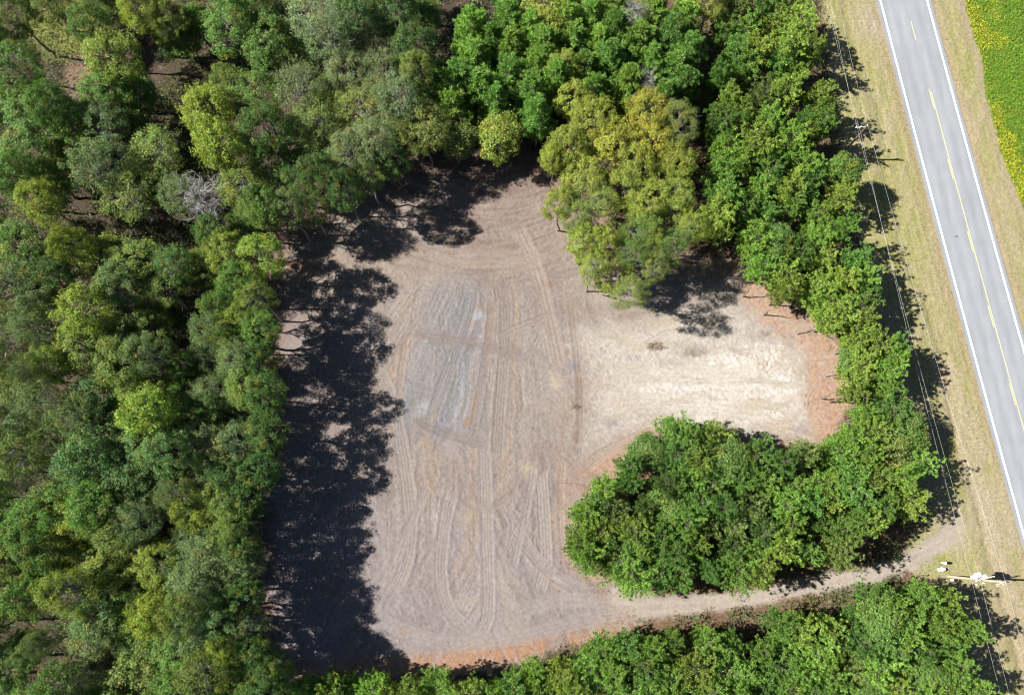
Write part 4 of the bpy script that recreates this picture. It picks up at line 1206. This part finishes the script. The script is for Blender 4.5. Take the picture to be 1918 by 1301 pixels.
# two white utility posts and small things in the grass
q = at(1760, 1053)
mk = bpy.data.objects.new('marker_post', None); COL.objects.link(mk); mk.location = (q.x, q.y, zat(q.x, q.y))
tag(mk, 'slim white marker post with a thicker cap in the green grass patch', 'marker post')
np_part('post', lathe([(0, -.2), (.06, -.2), (.06, 1.3), (0, 1.3)], 10), M_PED, mk)
v, f = lathe([(0, 1.2), (.16, 1.22), (.18, 1.3), (.18, 1.75), (.12, 1.86), (0, 1.9)], 14)
np_part('cap', (v, f), M_PED, mk)
q = at(1762, 1065.5)
pd_ = bpy.data.objects.new('utility_pedestal', None); COL.objects.link(pd_); pd_.location = (q.x, q.y, zat(q.x, q.y)); pd_.rotation_euler = (0, 0, .12)
tag(pd_, 'squat rounded white utility pedestal beside the pine at the driveway mouth', 'pedestal')
v, f = lathe([(0, -.1), (.30, -.1), (.30, .55), (.27, .72), (.18, .82), (0, .86)], 18)
v = v * np.array([1.5, .8, 1])
np_part('housing', (v, f), M_PED, pd_)
v, f = lathe([(.31, 0), (.35, 0), (.35, .1), (.31, .1)], 18)
np_part('base_collar', (v * np.array([1.5, .8, 1]), f), M_GREY, pd_)
q = at(1776, 1085)
mb = bpy.data.objects.new('meter_box', None); COL.objects.link(mb); mb.location = (q.x, q.y, zat(q.x, q.y))
tag(mb, 'small pale grey box on a stake in shade beside the transformer pole', 'meter box')
box_part('stake', (.08, .08, 1.0), (0, 0, .4), M_POLE, mb)
box_part('box', (.34, .26, .42), (0, 0, 1.08), M_GREY, mb)
q = at(1736.5, 822)
o = box_part('white_board', (.85, .16, .05), (q.x, q.y, zat(q.x, q.y) + .04), M_PED, None, -.05, .012)
tag(o, 'short white board lying in tree shade on the verge', 'board')

# bent dead sapling and loose branches beside the sand
def branch(name, pts_px, hs, r0, label, cat, mat=M_PALEBARK, twigs=10, seed=1):
    g = np.random.RandomState(seed)
    P = np.array([tuple(at(px, py, h)) for (px, py), h in zip(pts_px, hs)])
    S = spline(P, 5)
    parts = [tube_np(S, r0, r0 * .3, 6)]
    for _ in range(twigs):
        a = S[g.randint(3, len(S))]
        b = a + g.normal(size=3) * np.array([.7, .7, .3]) + np.array([0, 0, .2])
        b[2] = max(b[2], .05)
        parts.append(tube_np(limb_path(a, b, g, 4), r0 * .35, .01, 4))
    o = link(name, mesh_np(name, *join(parts), mat, smooth=True))
    return tag(o, label, cat)
branch('bent_sapling', [(1493, 626), (1503, 616), (1513, 607), (1530, 619), (1552, 632), (1578, 645)], (0, 1.6, 2.6, 2.4, 1.3, .2), .07, 'bent over leafless sapling arching down beside the orange soil', 'fallen tree', twigs=26, seed=3)
branch('dead_branch', [(1545, 706), (1556, 699), (1568, 692), (1585, 690)], (0, 1.2, 2.4, 3.0), .06, 'leaning pale dead stem at the rim of the orange soil', 'branch', twigs=14, seed=4)
branch('fallen_branch', [(1040, 905), (1075, 905), (1100, 912)], (.05, .12, .1), .05, 'fallen branch on the soil beside the driveway pine block', 'branch', M_BARK, 8, 5)
branch('fallen_log', [(1128, 546), (1150, 543), (1180, 548), (1212, 546)], (.25, .3, .3, .35), .20, 'thick pale log lying at the foot of the leaning oaks', 'log', M_PALEBARK, 8, 6)
branch('cut_stem', [(1120, 1258), (1138, 1250), (1150, 1247)], (.3, .3, .3), .05, 'cut stem lying in front of the pines below the driveway', 'branch', M_BARK, 4, 8)
for k, (a, b, c, d, lab) in enumerate(((1398, 518, 1412, 508, 'thin bare pine stem at the tip of the roadside block, furthest up the sand'),
                                       (1390, 554, 1412, 532, 'thin bare pine stem standing on orange soil just below the tree tip'),
                                       (1430, 590, 1462, 566, 'thin bare pine stem standing midway along the orange soil rim'),
                                       (1537, 745, 1560, 733, 'thin bare pine stem standing at the lower rim of the orange soil'))):
    P = at(a, b)
    if k == 0:
        stem_me = [PROTO['D'][q][1].copy() for q in (0, 1)]
        for me_ in stem_me: me_.materials.clear(); me_.materials.append(M_BARK)
    pine_k = link('bare_stem', stem_me[k % 2])
    pine_k.location = (P.x, P.y, zat(P.x, P.y)); pine_k.scale = (.55, .55, .42)
    tag(pine_k, lab, 'bare stem', 'bare stems on the orange soil')
# two heaps of brush on the sand
for x_, y_, n_, rr_, lab in ((1229, 648, 60, 1.3, 'low oval heap of brown brush on the pale sand'), (1080, 762, 26, .6, 'small dark heap of roots on the brown strip')):
    g = np.random.RandomState(int(x_)); c = at(x_, y_)
    parts = []
    for _ in range(n_):
        a = g.uniform(0, 6.28); q_ = math.sqrt(g.rand()) * rr_
        p = np.array([c.x + math.cos(a) * q_, c.y + math.sin(a) * q_ * .45, zat(c.x, c.y) + .04 + g.rand() * .14])
        t = g.uniform(0, 6.28); L = g.uniform(.3, .9)
        parts.append(tube_np(np.array([p, p + np.array([math.cos(t), math.sin(t) * .5, .1]) * L * .5, p + np.array([math.cos(t), math.sin(t) * .5, .05]) * L]), .025, .01, 4))
    o = link('brush_heap', mesh_np('brush_heap', *join(parts), plain('brush_wood', (.19, .13, .095), .9, noise=.5)))
    tag(o, lab, 'brush heap')
# something small and blue between the pines
q = at(1087, 1251)
bm = box_np(.55, .4, .35, .08); bmesh.ops.translate(bm, vec=(q.x, q.y, .22), verts=bm.verts)
me = bpy.data.meshes.new('blue_tub'); bm.to_mesh(me); bm.free(); me.materials.append(plain('blue_plastic', (.05, .16, .42), .5))
tag(link('blue_tub', me), 'small blue object half hidden among the pines below the driveway', 'tub')
print('TREES', len(TREES), {k: sum(t['kind'] == k for t in TREES) for k in 'HOLPDS'}, 'road width', ROAD_W, 'per', per)
